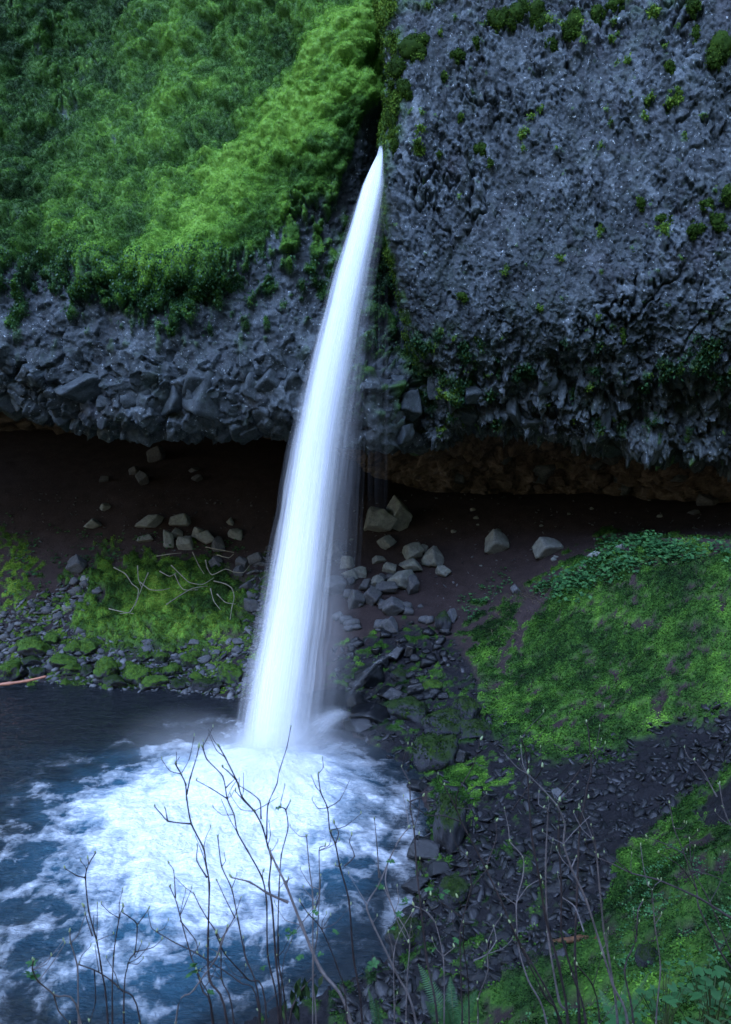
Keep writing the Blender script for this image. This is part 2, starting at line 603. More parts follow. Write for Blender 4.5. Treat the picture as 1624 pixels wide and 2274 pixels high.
anch = []
for u, v, Y in [
    # slope and dirt floor left of the fall
    (-300, 1440, 38.5), (0, 1440, 39), (250, 1440, 39), (500, 1450, 38.2), (-300, 1350, 41), (0, 1350, 41), (250, 1345, 41), (500, 1350, 40.6),
    (-300, 1250, 43.2), (0, 1250, 43.4), (250, 1240, 43.6), (500, 1235, 43.6), (0, 1180, 44.8), (300, 1175, 44.8), (560, 1180, 44.6),
    (-300, 1115, 46.2), (0, 1115, 46.2), (300, 1120, 46), (600, 1130, 46), (0, 1055, 48.5), (300, 1055, 48.5), (600, 1070, 48), (300, 1000, 51.5), (0, 1000, 51.5), (700, 1020, 51),
    # behind and right of the fall
    (780, 1560, 34), (760, 1450, 37.5), (760, 1350, 40), (780, 1250, 43), (850, 1200, 44.2), (850, 1150, 45.3),
    (900, 1350, 40), (900, 1430, 37), (880, 1520, 34.2), (950, 1500, 34), (1000, 1300, 41.5), (1000, 1150, 45), (1000, 1100, 47.3), (1000, 1400, 37.5),
    (1150, 1250, 42), (1150, 1150, 44.5), (1300, 1165, 43), (1300, 1105, 46.3), (1300, 1215, 40.5), (1450, 1170, 41.5), (1600, 1195, 37.5), (1600, 1130, 41.5),
    (1800, 1150, 38), (1900, 1230, 32),
    (900, 1098, 48.5), (1150, 1098, 48.2), (1000, 1088, 50), (1300, 1092, 48.5), (1450, 1112, 45.5), (1150, 1085, 51.5), (1350, 1082, 52), (1600, 1118, 44),
    # mossy mound
    (1060, 1400, 36.8), (1130, 1350, 37.2), (1250, 1290, 36.3), (1330, 1250, 35.8), (1420, 1212, 35), (1520, 1222, 33), (1624, 1232, 31.2), (1800, 1250, 28),
    (1060, 1500, 33), (1150, 1500, 32.2), (1200, 1420, 33.5), (1300, 1400, 32.2), (1450, 1400, 30), (1600, 1400, 27.5), (1800, 1400, 25),
    (1120, 1600, 28.6), (1250, 1640, 26.2), (1400, 1600, 26), (1550, 1570, 25), (1700, 1540, 24),
    (1000, 1600, 29.5), (1050, 1650, 27), (960, 1700, 26.6),
    # scree chute
    (1624, 1650, 22.3), (1400, 1700, 22.2), (1200, 1800, 20.6), (1300, 2000, 15.7), (1100, 2130, 14.3), (1150, 1950, 17.3), (1500, 1800, 19),
    # near bank
    (1624, 1750, 18.3), (1450, 1850, 17.2), (1624, 2000, 12.2), (1420, 2080, 12.6), (1250, 2250, 10.8), (1624, 2230, 7.6), (1400, 2274, 9), (1800, 1900, 12),
]:
    p = P3(u, v, Y)
    anch.append(tuple(p))
SHORE = [(-500, 1505), (-250, 1500), (0, 1505), (130, 1512), (250, 1520), (400, 1530), (520, 1545), (640, 1560), (740, 1600), (800, 1640), (880, 1690), (930, 1760), (960, 1830),
         (940, 1900), (920, 1980), (905, 2060), (870, 2130), (780, 2190), (690, 2225), (600, 2262), (520, 2290)]
for u, v in SHORE:
    anch.append(at_z(u, v, WZ + 0.02))
for u, v in [(0, 1600), (300, 1620), (600, 1640), (-300, 1600), (700, 1720), (300, 1800), (0, 1900), (600, 1850), (780, 1850), (300, 2050), (700, 2050), (100, 2200), (400, 2200), (-300, 1800), (-300, 2100)]:
    x, y, _ = at_z(u, v, WZ)
    anch.append((x, y, WZ - 1.1))
anch += [(-4, 0.5, -1.9), (-4, 3, -4.4), (-4, 6, -7.9), (-4, 9, -11.0), (-9, 5, -8), (-9, 9, -11.4), (-14, 9, -11.4), (-9, 0.5, -2.4),
         (0, 0.3, -1.7), (0, 3, -3.3), (0, 6, -6.1), (0, 9, -8.6), (0, 12, -10.3), (-2, 12, -11.2),
         (4, 0.3, -1.7), (2.2, 3, -2.9), (3.2, 5, -4.0), (6, 5, -3.1), (8, 9, -3.6), (10, 14, -4.0), (12, 20, -4.2), (8, 0.5, -1.7), (1.6, 4.5, -3.75), (0.9, 6, -5.4), (2.2, 9, -6.9)]
A = np.array(anch)
_d = np.linalg.norm(A[:, None, :2] - A[None, :, :2], axis=-1)
_K = np.where(_d > 0, _d * _d * np.log(_d + 1e-12), 0) + np.eye(len(A)) * 0.6
_Pm = np.c_[np.ones(len(A)), A[:, :2]]
_S = np.block([[_K, _Pm], [_Pm.T, np.zeros((3, 3))]])
_w = np.linalg.solve(_S, np.r_[A[:, 2], 0, 0, 0])


def hbase(x, y):
    x = np.asarray(x, float).ravel()
    y = np.asarray(y, float).ravel()
    o = np.empty(len(x))
    for s in range(0, len(x), 60000):
        xs, ys = x[s:s + 60000], y[s:s + 60000]
        d2 = (xs[:, None] - A[None, :, 0]) ** 2 + (ys[:, None] - A[None, :, 1]) ** 2
        o[s:s + 60000] = (0.5 * d2 * np.log(d2 + 1e-12)) @ _w[:len(A)] + _w[-3] + _w[-2] * xs + _w[-1] * ys
    return o


def hit(u, v):
    """first point where the ray through photo point (u, v) meets the ground"""
    ax, az = rays(u, v)
    Y = np.concatenate([np.arange(2.0, 20, 0.05), np.arange(20, 55, 0.1)])
    h = hbase(ax * Y, Y)
    z = az * Y
    k = np.nonzero(z < h)[0]
    i = k[0] if len(k) else len(Y) - 1
    return np.array([float(ax * Y[i]), float(Y[i]), float(max(z[i], h[i] - 0.2))])


# moss / scree areas on the ground (photo units)
MOUND = [(1050, 1400), (1110, 1350), (1180, 1330), (1200, 1300), (1300, 1255), (1340, 1215), (1430, 1198), (1510, 1215), (1700, 1215), (1900, 1220), (1900, 1480), (1700, 1530), (1560, 1565),
         (1450, 1600), (1380, 1640), (1250, 1660), (1170, 1640), (1110, 1590), (1100, 1520), (1040, 1470)]
MGAP = [(1180, 1310), (1230, 1325), (1190, 1390), (1110, 1500), (1085, 1480), (1140, 1400), (1150, 1350)]
MLEFT = [(240, 1262), (310, 1238), (400, 1246), (500, 1262), (545, 1300), (535, 1345), (545, 1400), (470, 1412), (400, 1435), (310, 1428), (220, 1432), (150, 1400), (185, 1360), (170, 1330), (215, 1300)]
MFARL = [(-300, 1180), (0, 1180), (60, 1200), (100, 1260), (95, 1300), (40, 1360), (-300, 1380)]
MNEAR = [(1900, 1580), (1640, 1680), (1560, 1740), (1440, 1850), (1380, 1900), (1350, 2010), (1240, 2130), (1100, 2200), (980, 2250), (900, 2400), (1300, 2700), (2300, 2700), (2300, 1800)]
NGAP = [(1624, 1720), (1560, 1770), (1540, 1830), (1640, 1850), (1800, 1800), (1800, 1690)]
MSHORE = [(970, 1690), (1080, 1690), (1090, 1760), (1010, 1790), (960, 1900), (950, 1830)]
SCREE = [(900, 1380), (1010, 1420), (1050, 1500), (1100, 1560), (1250, 1670), (1450, 1610), (1900, 1480), (1900, 1600), (1560, 1740), (1380, 1900), (1350, 2010), (1240, 2130), (900, 2300),
         (500, 2400), (500, 2240), (880, 2130), (940, 1900), (950, 1750), (740, 1600), (740, 1450)]
LTALUS = [(-300, 1380), (60, 1340), (170, 1290), (240, 1290), (180, 1380), (230, 1425), (540, 1425), (560, 1250), (600, 1220), (640, 1300), (650, 1570), (-300, 1520)]


def ground_masks(p, jit=18.0):
    u, v = proj(p)
    n1 = fbm(p, 1.2, 4, 31)
    n2 = fbm(p, 0.35, 3, 57)
    ju, jv = u + n1 * jit * 3.0 + n2 * jit * 1.2, v + n2 * jit * 2.6 + n1 * jit * 1.5
    sdm = poly_sd(ju + n1 * 30, jv + n1 * 40, MOUND)
    mound = np.maximum(sstep(-6, 12, sdm), 0.65 * sstep(-70, -15, sdm + 90 * (n2 + 0.6 * n1)) * sstep(-60, -35, sdm) * (v > 1400) * (u > 1060)) * (1 - sstep(-4, 8, poly_sd(ju, jv, MGAP)))
    left = sstep(-16, 22, poly_sd(ju + n2 * 60 + n1 * 50, jv + n2 * 60 + n1 * 60, MLEFT)) * sstep(-0.45, -0.15, n2 + 0.4 * n1)
    farl = sstep(-8, 14, poly_sd(ju, jv, MFARL)) * sstep(-0.05, 0.15, n2 + n1 * 0.5)
    farl = np.maximum(farl, 0.8 * sstep(0.0, 0.22, n2 + 0.6 * n1) * sstep(-10, 20, poly_sd(ju, jv, LTALUS)))
    near = sstep(-10, 16, poly_sd(ju, jv, MNEAR)) * (1 - sstep(-5, 10, poly_sd(ju, jv, NGAP)))
    shore = sstep(-8, 10, poly_sd(ju, jv, MSHORE))
    near = np.where(p[:, 1] < 3, near * 0, near)
    patch = sstep(-0.24, -0.04, n2 * 0.75 + n1 * 0.5)
    sparse = 0.6 * sstep(0.12, 0.3, n2 + 0.5 * n1) * sstep(-10, 15, poly_sd(ju, jv, SCREE)) * sstep(1330, 1050, u)      # bare holes in the carpet
    scree = np.maximum(np.maximum(sstep(-10, 15, poly_sd(ju, jv, SCREE)), sstep(-12, 8, poly_sd(ju, jv, NGAP))), 0.65 * sstep(-10, 15, poly_sd(ju, jv, LTALUS)))
    return mound * patch, left, farl, np.maximum(near * patch, sparse), shore, scree


# ground mesh: finer near, coarser far
nc = 540
yy = np.concatenate([1.2 * (14 / 1.2) ** (np.arange(100) / 100), np.linspace(14, 34, 200, endpoint=False), np.linspace(34, 47.5, 270, endpoint=False), np.linspace(47.5, 60, 40)])
nr = len(yy)
aa = np.linspace(-0.66, 0.66, nc)
Yg, Ag = np.meshgrid(yy, aa, indexing='ij')
Xg = Ag * (Yg + 1.5)
zb = hbase(Xg, Yg).reshape(nr, nc)
G = np.stack([Xg, Yg, zb], -1).reshape(-1, 3)
gm = ground_masks(G)
moss_g = np.clip(gm[0] + gm[1] + gm[2] + gm[3] + gm[4], 0, 1)
mn, ml, mf, mr, ms, sc_g = gm
lump, _, lid = cells(G, 0.55, 3)
lump2, _, _ = cells(G * np.array([1, 1, 1.0]), 0.26, 4)
dz = 0.10 * fbm(G, 1.8, 3, 8) + 0.035 * fbm(G, 0.35, 3, 9)
dz = dz + ml * (0.52 * (1 - np.clip(lump, 0, 1) ** 2) + 0.10 * (1 - np.clip(lump2, 0, 1) ** 2) - 0.1)
dz = dz + (mn + mr) * (0.34 * fbm(G * np.array([1, 0.7, 1]), 1.3, 3, 12) + 0.20 * (0.7 - lump ** 2) + 0.08 * fbm(G, 0.25, 2, 13))
_, tl, idc = cells(G, 0.34, 21)
dz = dz + np.clip(sc_g, 0, 1) * (1 - moss_g) * (0.10 * tl + 0.05 * idc)
path = (1 - moss_g) * (1 - np.clip(sc_g * 1.4, 0, 1))
dz = dz * (1 - 0.55 * path)
near_f = sstep(1.5, 8, G[:, 1])
Gd = G.copy()
Gd[:, 2] += dz * (0.3 + 0.7 * near_f)
tint_g = np.clip(0.5 + 0.8 * fbm(G, 2.2, 3, 77) + 0.6 * fbm(G, 0.5, 3, 78) - 0.08 * ml + ml * 0.5 * (lid - .5) - 0.25 * mn - 0.24 * mr - 0.32 * ms, 0, 1)
ground = link('ground', make_mesh('ground', Gd, grid_faces(nr, nc), M_GROUND,
                                  {'moss': moss_g, 'scree': np.clip(sc_g, 0, 1), 'tint': tint_g}, True), kind='structure')

# unseen hillside that carries the trail behind the camera, steepened to shade the cave
hy, hx = np.meshgrid(np.linspace(1.3, -55, 50), np.linspace(-70, 70, 90), indexing='ij')
hz = np.where(hy > -1.5, -1.75 - 0.02 * np.abs(hx), -1.75 + (-(hy + 1.5)) * 0.95)
H3 = np.stack([hx, hy, hz], -1).reshape(-1, 3)
H3[:, 2] += 0.9 * fbm(H3, 6, 3, 5) * sstep(-2, -8, H3[:, 1])
link('hillside', make_mesh('hillside', H3, grid_faces(50, 90), M_GROUND,
                           {'moss': np.full(len(H3), 0.8), 'scree': np.zeros(len(H3)), 'tint': np.clip(0.3 + 0.5 * fbm(H3, 4, 2, 6), 0, 1)}, True), kind='structure')

# ------------------------------------------------------------------ cliffs
# left cliff: moss wall, rock band, overhang, ceiling.  rows (photo v) x columns (photo u), values = depth
LU = [-400, -150, 0, 150, 300, 450, 600, 720, 800, 850, 1000]
LV = [-350, -150, 0, 150, 300, 450, 580, 660, 780, 850]
LD = [
    [46, 46, 45.5, 46.5, 46.5, 45, 43, 40.5, 39, 39.5, 41],
    [44, 44, 43.7, 45, 45, 43, 41, 38.8, 37.8, 38.2, 40],
    [42, 42, 42.0, 43.5, 43.3, 41.4, 39.4, 37.4, 36.8, 37.5, 39.5],
    [40.5, 40.5, 40.5, 42, 41.8, 40, 38.1, 36.3, 36.0, 37, 39],
    [38.8, 38.8, 38.6, 39.6, 39.2, 38, 36.7, 35.6, 36.3, 37.6, 39],
    [36.5, 36.6, 36.6, 36.8, 36.4, 35.9, 35.6, 35.6, 36.8, 38, 39],
    [35, 35, 35, 34.7, 34.2, 34.2, 34.9, 35.5, 37, 38.2, 39],
    [34.6, 34.6, 34.6, 34.5, 34.4, 34.4, 34.6, 35.4, 37, 38.2, 39],
    [34.4, 34.4, 34.4, 34.3, 34.2, 34.2, 34.2, 34.8, 35.8, 37, 39.5],
    [34.9, 34.9, 34.9, 34.5, 34.2, 34.1, 34.1, 34.4, 34.9, 35.2, 39],
]
LIPV = [870, 880, 898, 938, 960, 965, 962, 972, 985, 988, 985]
LIPD = [36.6, 36.6, 36.5, 36.0, 35.6, 35.5, 35.4, 35.4, 35.6, 35.8, 39]
rows = [P3(LU, [v] * 11, d) for v, d in zip(LV, LD)]
lip = P3(LU, LIPV, LIPD)
rows.append(lip)
for Yc, up in ((41.0, 0.35), (48, 0.6), (66, 0.4)):
    r = lip.copy()
    r[:, 0] *= Yc / r[:, 1]
    r[:, 1] = Yc
    r[:, 2] += up
    rows.append(r)
CL = np.array(rows)
tr = params([30, 40, 62, 62, 62, 54, 36, 50, 34, 46, 36, 10, 6])
tc = params([24, 36, 62, 62, 62, 62, 50, 34, 24, 40])
GL = catmull(np.swapaxes(catmull(CL, tr), 0, 1), tc).swapaxes(0, 1)
nrl, ncl = GL.shape[:2]
NL = grid_normals(GL).reshape(-1, 3)
PL = GL.reshape(-1, 3)
if NL[len(NL) // 2, 1] > 0:
    NL = -NL
uL, vL = proj(PL)
rowt = np.repeat(tr, ncl)
LMOSS = [(-700, 560), (0, 560), (100, 600), (170, 585), (250, 640), (300, 690), (380, 700), (450, 690), (520, 640), (555, 560), (590, 520), (650, 480), (700, 440), (745, 400), (790, 330), (838, 240), (850, 100), (850, -400), (-700, -400)]
w1, w2, w3 = fbm(PL, 2.5, 4, 41), fbm(PL, 0.6, 3, 42), fbm(PL * np.array([1.6, 1, 0.5]), 0.8, 3, 43)
mossL = sstep(-16, 14, poly_sd(uL + w1 * 60 + w2 * 40, vL + w1 * 60 + w3 * 130 + w2 * 40, LMOSS))
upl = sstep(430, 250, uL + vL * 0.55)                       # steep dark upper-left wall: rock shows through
mossL = mossL * (1 - upl * sstep(0.06, 0.26, w1 * 0.5 + w3 * 0.5 + w2 * 0.6))
mossL = mossL * (1 - 0.9 * sstep(0.26, 0.40, w2 + 0.35 * w3))
# scattered moss and ferns on the rock band just below
band = sstep(830, 640, vL) * (rowt < 9)
mossL = np.maximum(mossL, band * sstep(0.12, 0.34, w3 * 0.8 + w2 * 0.5 + 0.12 * sstep(700, 640, vL)))
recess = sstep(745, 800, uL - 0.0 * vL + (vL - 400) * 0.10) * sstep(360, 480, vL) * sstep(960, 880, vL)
mossL = np.maximum(mossL, 0.9 * recess * sstep(-0.05, 0.2, w2 + w3 * .5))
slot = sstep(60, 25, np.abs(uL - (845 - np.clip(vL - 240, 0, 400) * 0.30)) + 0.0) * sstep(215, 260, vL) * sstep(520, 430, vL)
mossL *= (1 - slot)

q = PL * np.array([1.0, 1.0, 0.8])
dA, tA, iA = cells(q + 0.12 * np.stack([w1, w2, w3], -1), 1.05, 51)
dB, tB, iB = cells(q + 0.10 * np.stack([w2, w3, w1], -1), 0.42, 52)
dC, tC, iC = cells(PL, 0.20, 53)
lipk = sstep(7.4, 8.6, rowt) * sstep(11.2, 10.4, rowt)
ceil = sstep(9.8, 11, rowt)
rockd = (0.16 + 0.34 * lipk) * (0.9 * tA + 0.5 * (iA - 0.5)) + (0.12 + 0.09 * lipk) * (0.9 * tB + 0.5 * (iB - .5)) + 0.055 * (1 - 0.6 * lipk) * (tC + 0.5 * (iC - .5)) + 0.12 * (1 - lipk) * w2
rockd += 0.25 * lipk * fbm(PL * np.array([1.2, 1, 0.4]), 1.6, 2, 66)
mq = PL * np.array([1.0, 0.8, 1.05])
bA, _, ibA = cells(mq + 0.3 * np.stack([w1, w2, w3], -1), 0.85, 61)
bB, _, ibB = cells(mq + 0.1 * np.stack([w2, w3, w1], -1), 0.42, 62)
diag = PL @ np.array([[0.80, 0, -0.60], [0, 1, 0], [0.60, 0, 0.80]]).T      # runnels falling to the lower left
dg = fbm(diag * np.array([1.0, 1.0, 0.28]), 1.1, 4, 67)
mossd = 0.30 * (0.8 - bA ** 2) + 0.24 * (0.7 - bB ** 2) + 0.40 * w1 + 0.16 * w2 + 0.70 * dg + 0.06 * fbm(PL, 0.16, 2, 63)
disp = rockd * (1 - mossL) + (mossd + 0.10) * mossL + 0.5 * w1 * (1 - ceil) * sstep(-0.5, 1, rowt)
PLd = PL + NL * disp[:, None]
# tint of the moss: bright ridge and the bright band falling to lower left, with ridge light and steep-wall shadow painted in
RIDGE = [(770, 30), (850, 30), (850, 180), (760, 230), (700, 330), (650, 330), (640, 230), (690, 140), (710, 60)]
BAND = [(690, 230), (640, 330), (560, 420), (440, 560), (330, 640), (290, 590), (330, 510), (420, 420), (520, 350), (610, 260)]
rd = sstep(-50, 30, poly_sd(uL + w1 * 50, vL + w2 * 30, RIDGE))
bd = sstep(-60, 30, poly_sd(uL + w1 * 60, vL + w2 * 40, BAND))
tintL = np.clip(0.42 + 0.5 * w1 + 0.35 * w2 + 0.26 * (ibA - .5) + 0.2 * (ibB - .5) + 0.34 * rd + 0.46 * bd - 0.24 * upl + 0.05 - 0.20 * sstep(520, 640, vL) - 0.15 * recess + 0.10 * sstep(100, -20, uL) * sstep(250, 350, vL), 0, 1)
toneL = np.clip(0.28 * iA + 0.3 * iB - 0.2 + 0.25 * w1 - 0.35 * slot, -1, 1)
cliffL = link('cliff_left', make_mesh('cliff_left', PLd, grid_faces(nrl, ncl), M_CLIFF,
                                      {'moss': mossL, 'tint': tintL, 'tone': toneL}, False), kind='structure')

# right cliff: bare buttress with a corner on its left
RV = [-350, -150, 0, 200, 400, 600, 700, 780, 850, 920]
RE = [856, 846, 851, 860, 857, 878, 899, 920, 950, 935]      # photo u of the corner on each row
RO = [2.3, 1.5, 0.9, 0.4, 0.1, 0.0, 0.15, 0.9, 1.9, 2.9]
off = [(-4, 38.5), (-2, 36), (0, 34.6), (16, 33.9), (60, 33.6), (150, 33.4), (290, 33.0), (440, 32.5), (590, 31.9), (770, 31.2), (960, 30.4), (1200, 29.5)]
rows = []
for v, e, o in zip(RV, RE, RO):
    us = [e + (k if i < 4 else k) * (1.0) for i, (k, _) in enumerate(off)]
    us = [e + k if k < 100 else 851 + k + (e - 851) * max(0, 1 - (k - 100) / 300.0) for k, _ in off]
    rows.append(P3(us, [v] * len(us), [Y + o for _, Y in off]))
rlv = [990, 988, 985, 983, 978, 958, 964, 985, 1003, 1030, 1060, 1090]
us = [930 + k * (1.0 if k < 100 else 1.0) - (0 if k < 100 else 79 * min(1, (k - 100) / 300.0)) for k, _ in off]
lipR = P3(us, rlv, [Y + 3.7 for _, Y in off])
rows.append(lipR)
for Yc, up in ((40.5, 0.3), (47, 0.4), (57, 0.4)):
    r = lipR.copy()
    r[:, 0] *= Yc / np.maximum(r[:, 1], 1)
    r[:, 1] = np.maximum(Yc, r[:, 1] + 0.5)
    r[:, 2] += up
    rows.append(r)
CR = np.array(rows)
tr2 = params([30, 42, 88, 88, 88, 50, 42, 40, 40, 44, 36, 10, 6])
tc2 = params([6, 8, 12, 22, 46, 66, 72, 72, 78, 50, 30])
GR = catmull(np.swapaxes(catmull(CR, tr2), 0, 1), tc2).swapaxes(0, 1)
nrr, ncr = GR.shape[:2]
NR = grid_normals(GR).reshape(-1, 3)
PR = GR.reshape(-1, 3)
if NR[(nrr // 3) * ncr + ncr // 2, 1] > 0:
    NR = -NR
uR, vR = proj(PR)
rt2 = np.repeat(tr2, ncr)
ct2 = np.tile(tc2, nrr)
r1, r2, r3 = fbm(PR, 2.6, 4, 141), fbm(PR, 0.6, 3, 142), fbm(PR * np.array([1.5, 1, 0.55]), 0.9, 3, 143)
flow = PR * np.array([1.0, 1.0, 0.62]) + PR[:, 2:3] * np.array([0.22, 0, 0])
dA, tA, iA = cells(flow + 0.30 * np.stack([r1, r2, r3], -1), 0.70, 151)
dB, tB, iB = cells(flow * np.array([1, 1, .75]) + 0.14 * np.stack([r2, r3, r1], -1), 0.30, 152)
dC, tC, iC = cells(PR * np.array([1, 1, .7]), 0.15, 153)
lipr = sstep(6.3, 8.6, rt2) * sstep(11.2, 10.4, rt2)
dispR = (0.09 + 0.46 * lipr) * (0.8 * tA + 0.5 * (iA - .5)) + (0.15 + 0.20 * lipr) * (0.9 * tB + .5 * (iB - .5)) + 0.10 * (tC + .5 * (iC - .5)) \
    + 0.20 * np.abs(r3) + 0.10 * r2 + 0.45 * r1 - 0.30 * sstep(0.06, 0.0, np.abs(r1 * .6 + r3 * .4)) * sstep(0.0, 0.3, fbm(PR, 3.0, 2, 171))
ampR = 0.55 + 0.60 * sstep(-0.3, 0.35, fbm(PR, 3.2, 3, 172))
dispR = dispR * np.where(lipr > 0.3, 1, ampR) + 0.22 * fbm(PR * np.array([1.0, 1, 0.16]), 1.1, 3, 173)
dispR += lipr * 0.75 * fbm(PR * np.array([1.3, 1, 0.35]), 1.5, 2, 166)
edgeM = sstep(3.9, 3.0, ct2) * sstep(420, 250, vR) * sstep(-0.25, 0.1, r2 + r1)
edgeM = np.maximum(edgeM, 0.8 * sstep(2.9, 2.2, ct2) * sstep(-0.2, 0.2, r2 + 0.5 * r3))
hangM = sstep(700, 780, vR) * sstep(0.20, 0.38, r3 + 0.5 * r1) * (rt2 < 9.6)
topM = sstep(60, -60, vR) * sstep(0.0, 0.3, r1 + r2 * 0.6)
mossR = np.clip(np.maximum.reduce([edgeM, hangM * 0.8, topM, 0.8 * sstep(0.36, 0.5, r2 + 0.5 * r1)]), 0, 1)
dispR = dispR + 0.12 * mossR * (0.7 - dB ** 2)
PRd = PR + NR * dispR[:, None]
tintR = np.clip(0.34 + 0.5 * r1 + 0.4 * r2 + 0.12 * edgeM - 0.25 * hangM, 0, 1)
toneR = np.clip(0.5 * iA + 0.5 * iB - 0.40 + 0.35 * r1, -1, 1)
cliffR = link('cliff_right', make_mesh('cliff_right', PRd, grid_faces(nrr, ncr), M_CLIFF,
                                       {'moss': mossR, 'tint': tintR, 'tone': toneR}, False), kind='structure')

# cave back wall
CU = [-500, 0, 400, 700, 850, 1000, 1150, 1300, 1450, 1600, 1800, 2050]
CD = [57, 57, 57, 55, 51, 48.6, 48.2, 47.6, 46.2, 44, 41, 37]
CV = [(1170, 0.2), (1110, 0.0), (1075, -0.15), (1040, -0.5), (1005, -1.2), (960, -2.6), (900, -4.5)]
CC = np.array([P3(CU, [v] * len(CU), [d + o for d in CD]) for v, o in CV])
tr3, tc3 = params([14, 34, 38, 38, 36, 16]), params([16, 20, 20, 20, 34, 36, 36, 36, 36, 20, 16])
GC = catmull(np.swapaxes(catmull(CC, tr3), 0, 1), tc3).swapaxes(0, 1)
NC = grid_normals(GC).reshape(-1, 3)
PC = GC.reshape(-1, 3)
if NC[len(NC) // 2, 1] > 0:
    NC = -NC
dA, tA, iA = cells(PC, 1.1, 251)
dB, tB, iB = cells(PC, 0.45, 252)
c1 = fbm(PC, 1.5, 4, 253)
PCd = PC + NC * (0.75 * tA + 0.5 * (iA - .5) + 0.34 * tB + 0.7 * c1)[:, None]
cave = link('cave_wall', make_mesh('cave_wall', PCd, grid_faces(*GC.shape[:2]), M_CAVE, {'tone': np.clip(iA * 0.5 + iB * .4 - 0.4, -1, 1)}, False), kind='structure')


def leaf_mesh(Pc, Nn, size, tint, r, flat=0.55, drop=0.0, aspect=0.6):
    """one small diamond leaf per point, loosely facing along the normal"""
    n = len(Pc)
    d = r.normal(size=(n, 3))
    d /= np.linalg.norm(d, axis=1, keepdims=True)
    nn = Nn * flat + d * (1 - flat)
    nn /= np.linalg.norm(nn, axis=1, keepdims=True) + 1e-9
    a = r.normal(size=(n, 3))
    a[:, 2] -= drop
    a -= nn * (a * nn).sum(1, keepdims=True)
    a /= np.linalg.norm(a, axis=1, keepdims=True) + 1e-9
    b = np.cross(nn, a)
    s = size[:, None]
    V = np.stack([Pc - a * s * 0.5, Pc + b * s * 0.5 * aspect + nn * s * 0.08, Pc + a * s * 0.5 - nn * s * 0.1, Pc - b * s * 0.5 * aspect + nn * s * 0.08], 1).reshape(-1, 3)
    Fq = np.arange(n * 4, dtype=np.int32).reshape(n, 4)
    return V, Fq, np.repeat(tint, 4)


# ------------------------------------------------------------------ stone meshes
def ico(sub):
    t = (1 + 5 ** 0.5) / 2
    v = [(-1, t, 0), (1, t, 0), (-1, -t, 0), (1, -t, 0), (0, -1, t), (0, 1, t), (0, -1, -t), (0, 1, -t), (t, 0, -1), (t, 0, 1), (-t, 0, -1), (-t, 0, 1)]
    f = [(0, 11, 5), (0, 5, 1), (0, 1, 7), (0, 7, 10), (0, 10, 11), (1, 5, 9), (5, 11, 4), (11, 10, 2), (10, 7, 6), (7, 1, 8), (3, 9, 4), (3, 4, 2), (3, 2, 6), (3, 6, 8), (3, 8, 9), (4, 9, 5), (2, 4, 11), (6, 2, 10), (8, 6, 7), (9, 8, 1)]
    v = [np.array(a) / np.linalg.norm(a) for a in v]
    for _ in range(sub):
        cache, nf = {}, []

        def mid(a, b):
            k = (min(a, b), max(a, b))
            if k not in cache:
                m = v[a] + v[b]
                v.append(m / np.linalg.norm(m))
                cache[k] = len(v) - 1
            return cache[k]
        for a, b, c in f:
            x, y, z = mid(a, b), mid(b, c), mid(c, a)
            nf += [(a, x, z), (b, y, x), (c, z, y), (x, y, z)]
        f = nf
    return np.array(v), np.array(f, np.int32)


ICO = {k: ico(k) for k in range(5)}


def stone_shape(seed, sub=3, planes=12, lo=0.55, hi=0.78, rough=0.05, box=(0.42, 0.62)):
    r = np.random.default_rng(seed)
    v, f = ICO[sub]
    v = v.copy()
    # three near-orthogonal face pairs give a block, the other planes knock off its corners
    q, _ = np.linalg.qr(r.normal(size=(3, 3)))
    dirs = [(q[i % 3] * (1 if i < 3 else -1) + r.normal(size=3) * 0.22, r.uniform(*box)) for i in range(6)]
    dirs += [(r.normal(size=3), r.uniform(lo, hi)) for _ in range(max(2, planes - 6))]
    for d, o in dirs:
        d = d / np.linalg.norm(d)
        k = v @ d
        s = np.where(k > o, o / np.maximum(k, 1e-6), 1)
        v *= s[:, None]
    v *= 1 / np.abs(v).max(0)
    if rough:
        n = fbm(v * 1.0 + seed, 0.5, 3, seed % 97)
        v += v * (n * rough * 2)[:, None]
    return v, f


STONE_N = 14
_stone_cache = {}


def stone_me(seed, mat, sub=3, rough=0.05, planes=11):
    k = (seed, mat.name, sub, rough, planes)
    if k not in _stone_cache:
        v, f = stone_shape(seed * 13 + 5, sub, planes, rough=rough)
        _stone_cache[k] = make_mesh('stone', v, f, mat, {'tone': np.zeros(len(v))}, sub >= 4)
    return _stone_cache[k]


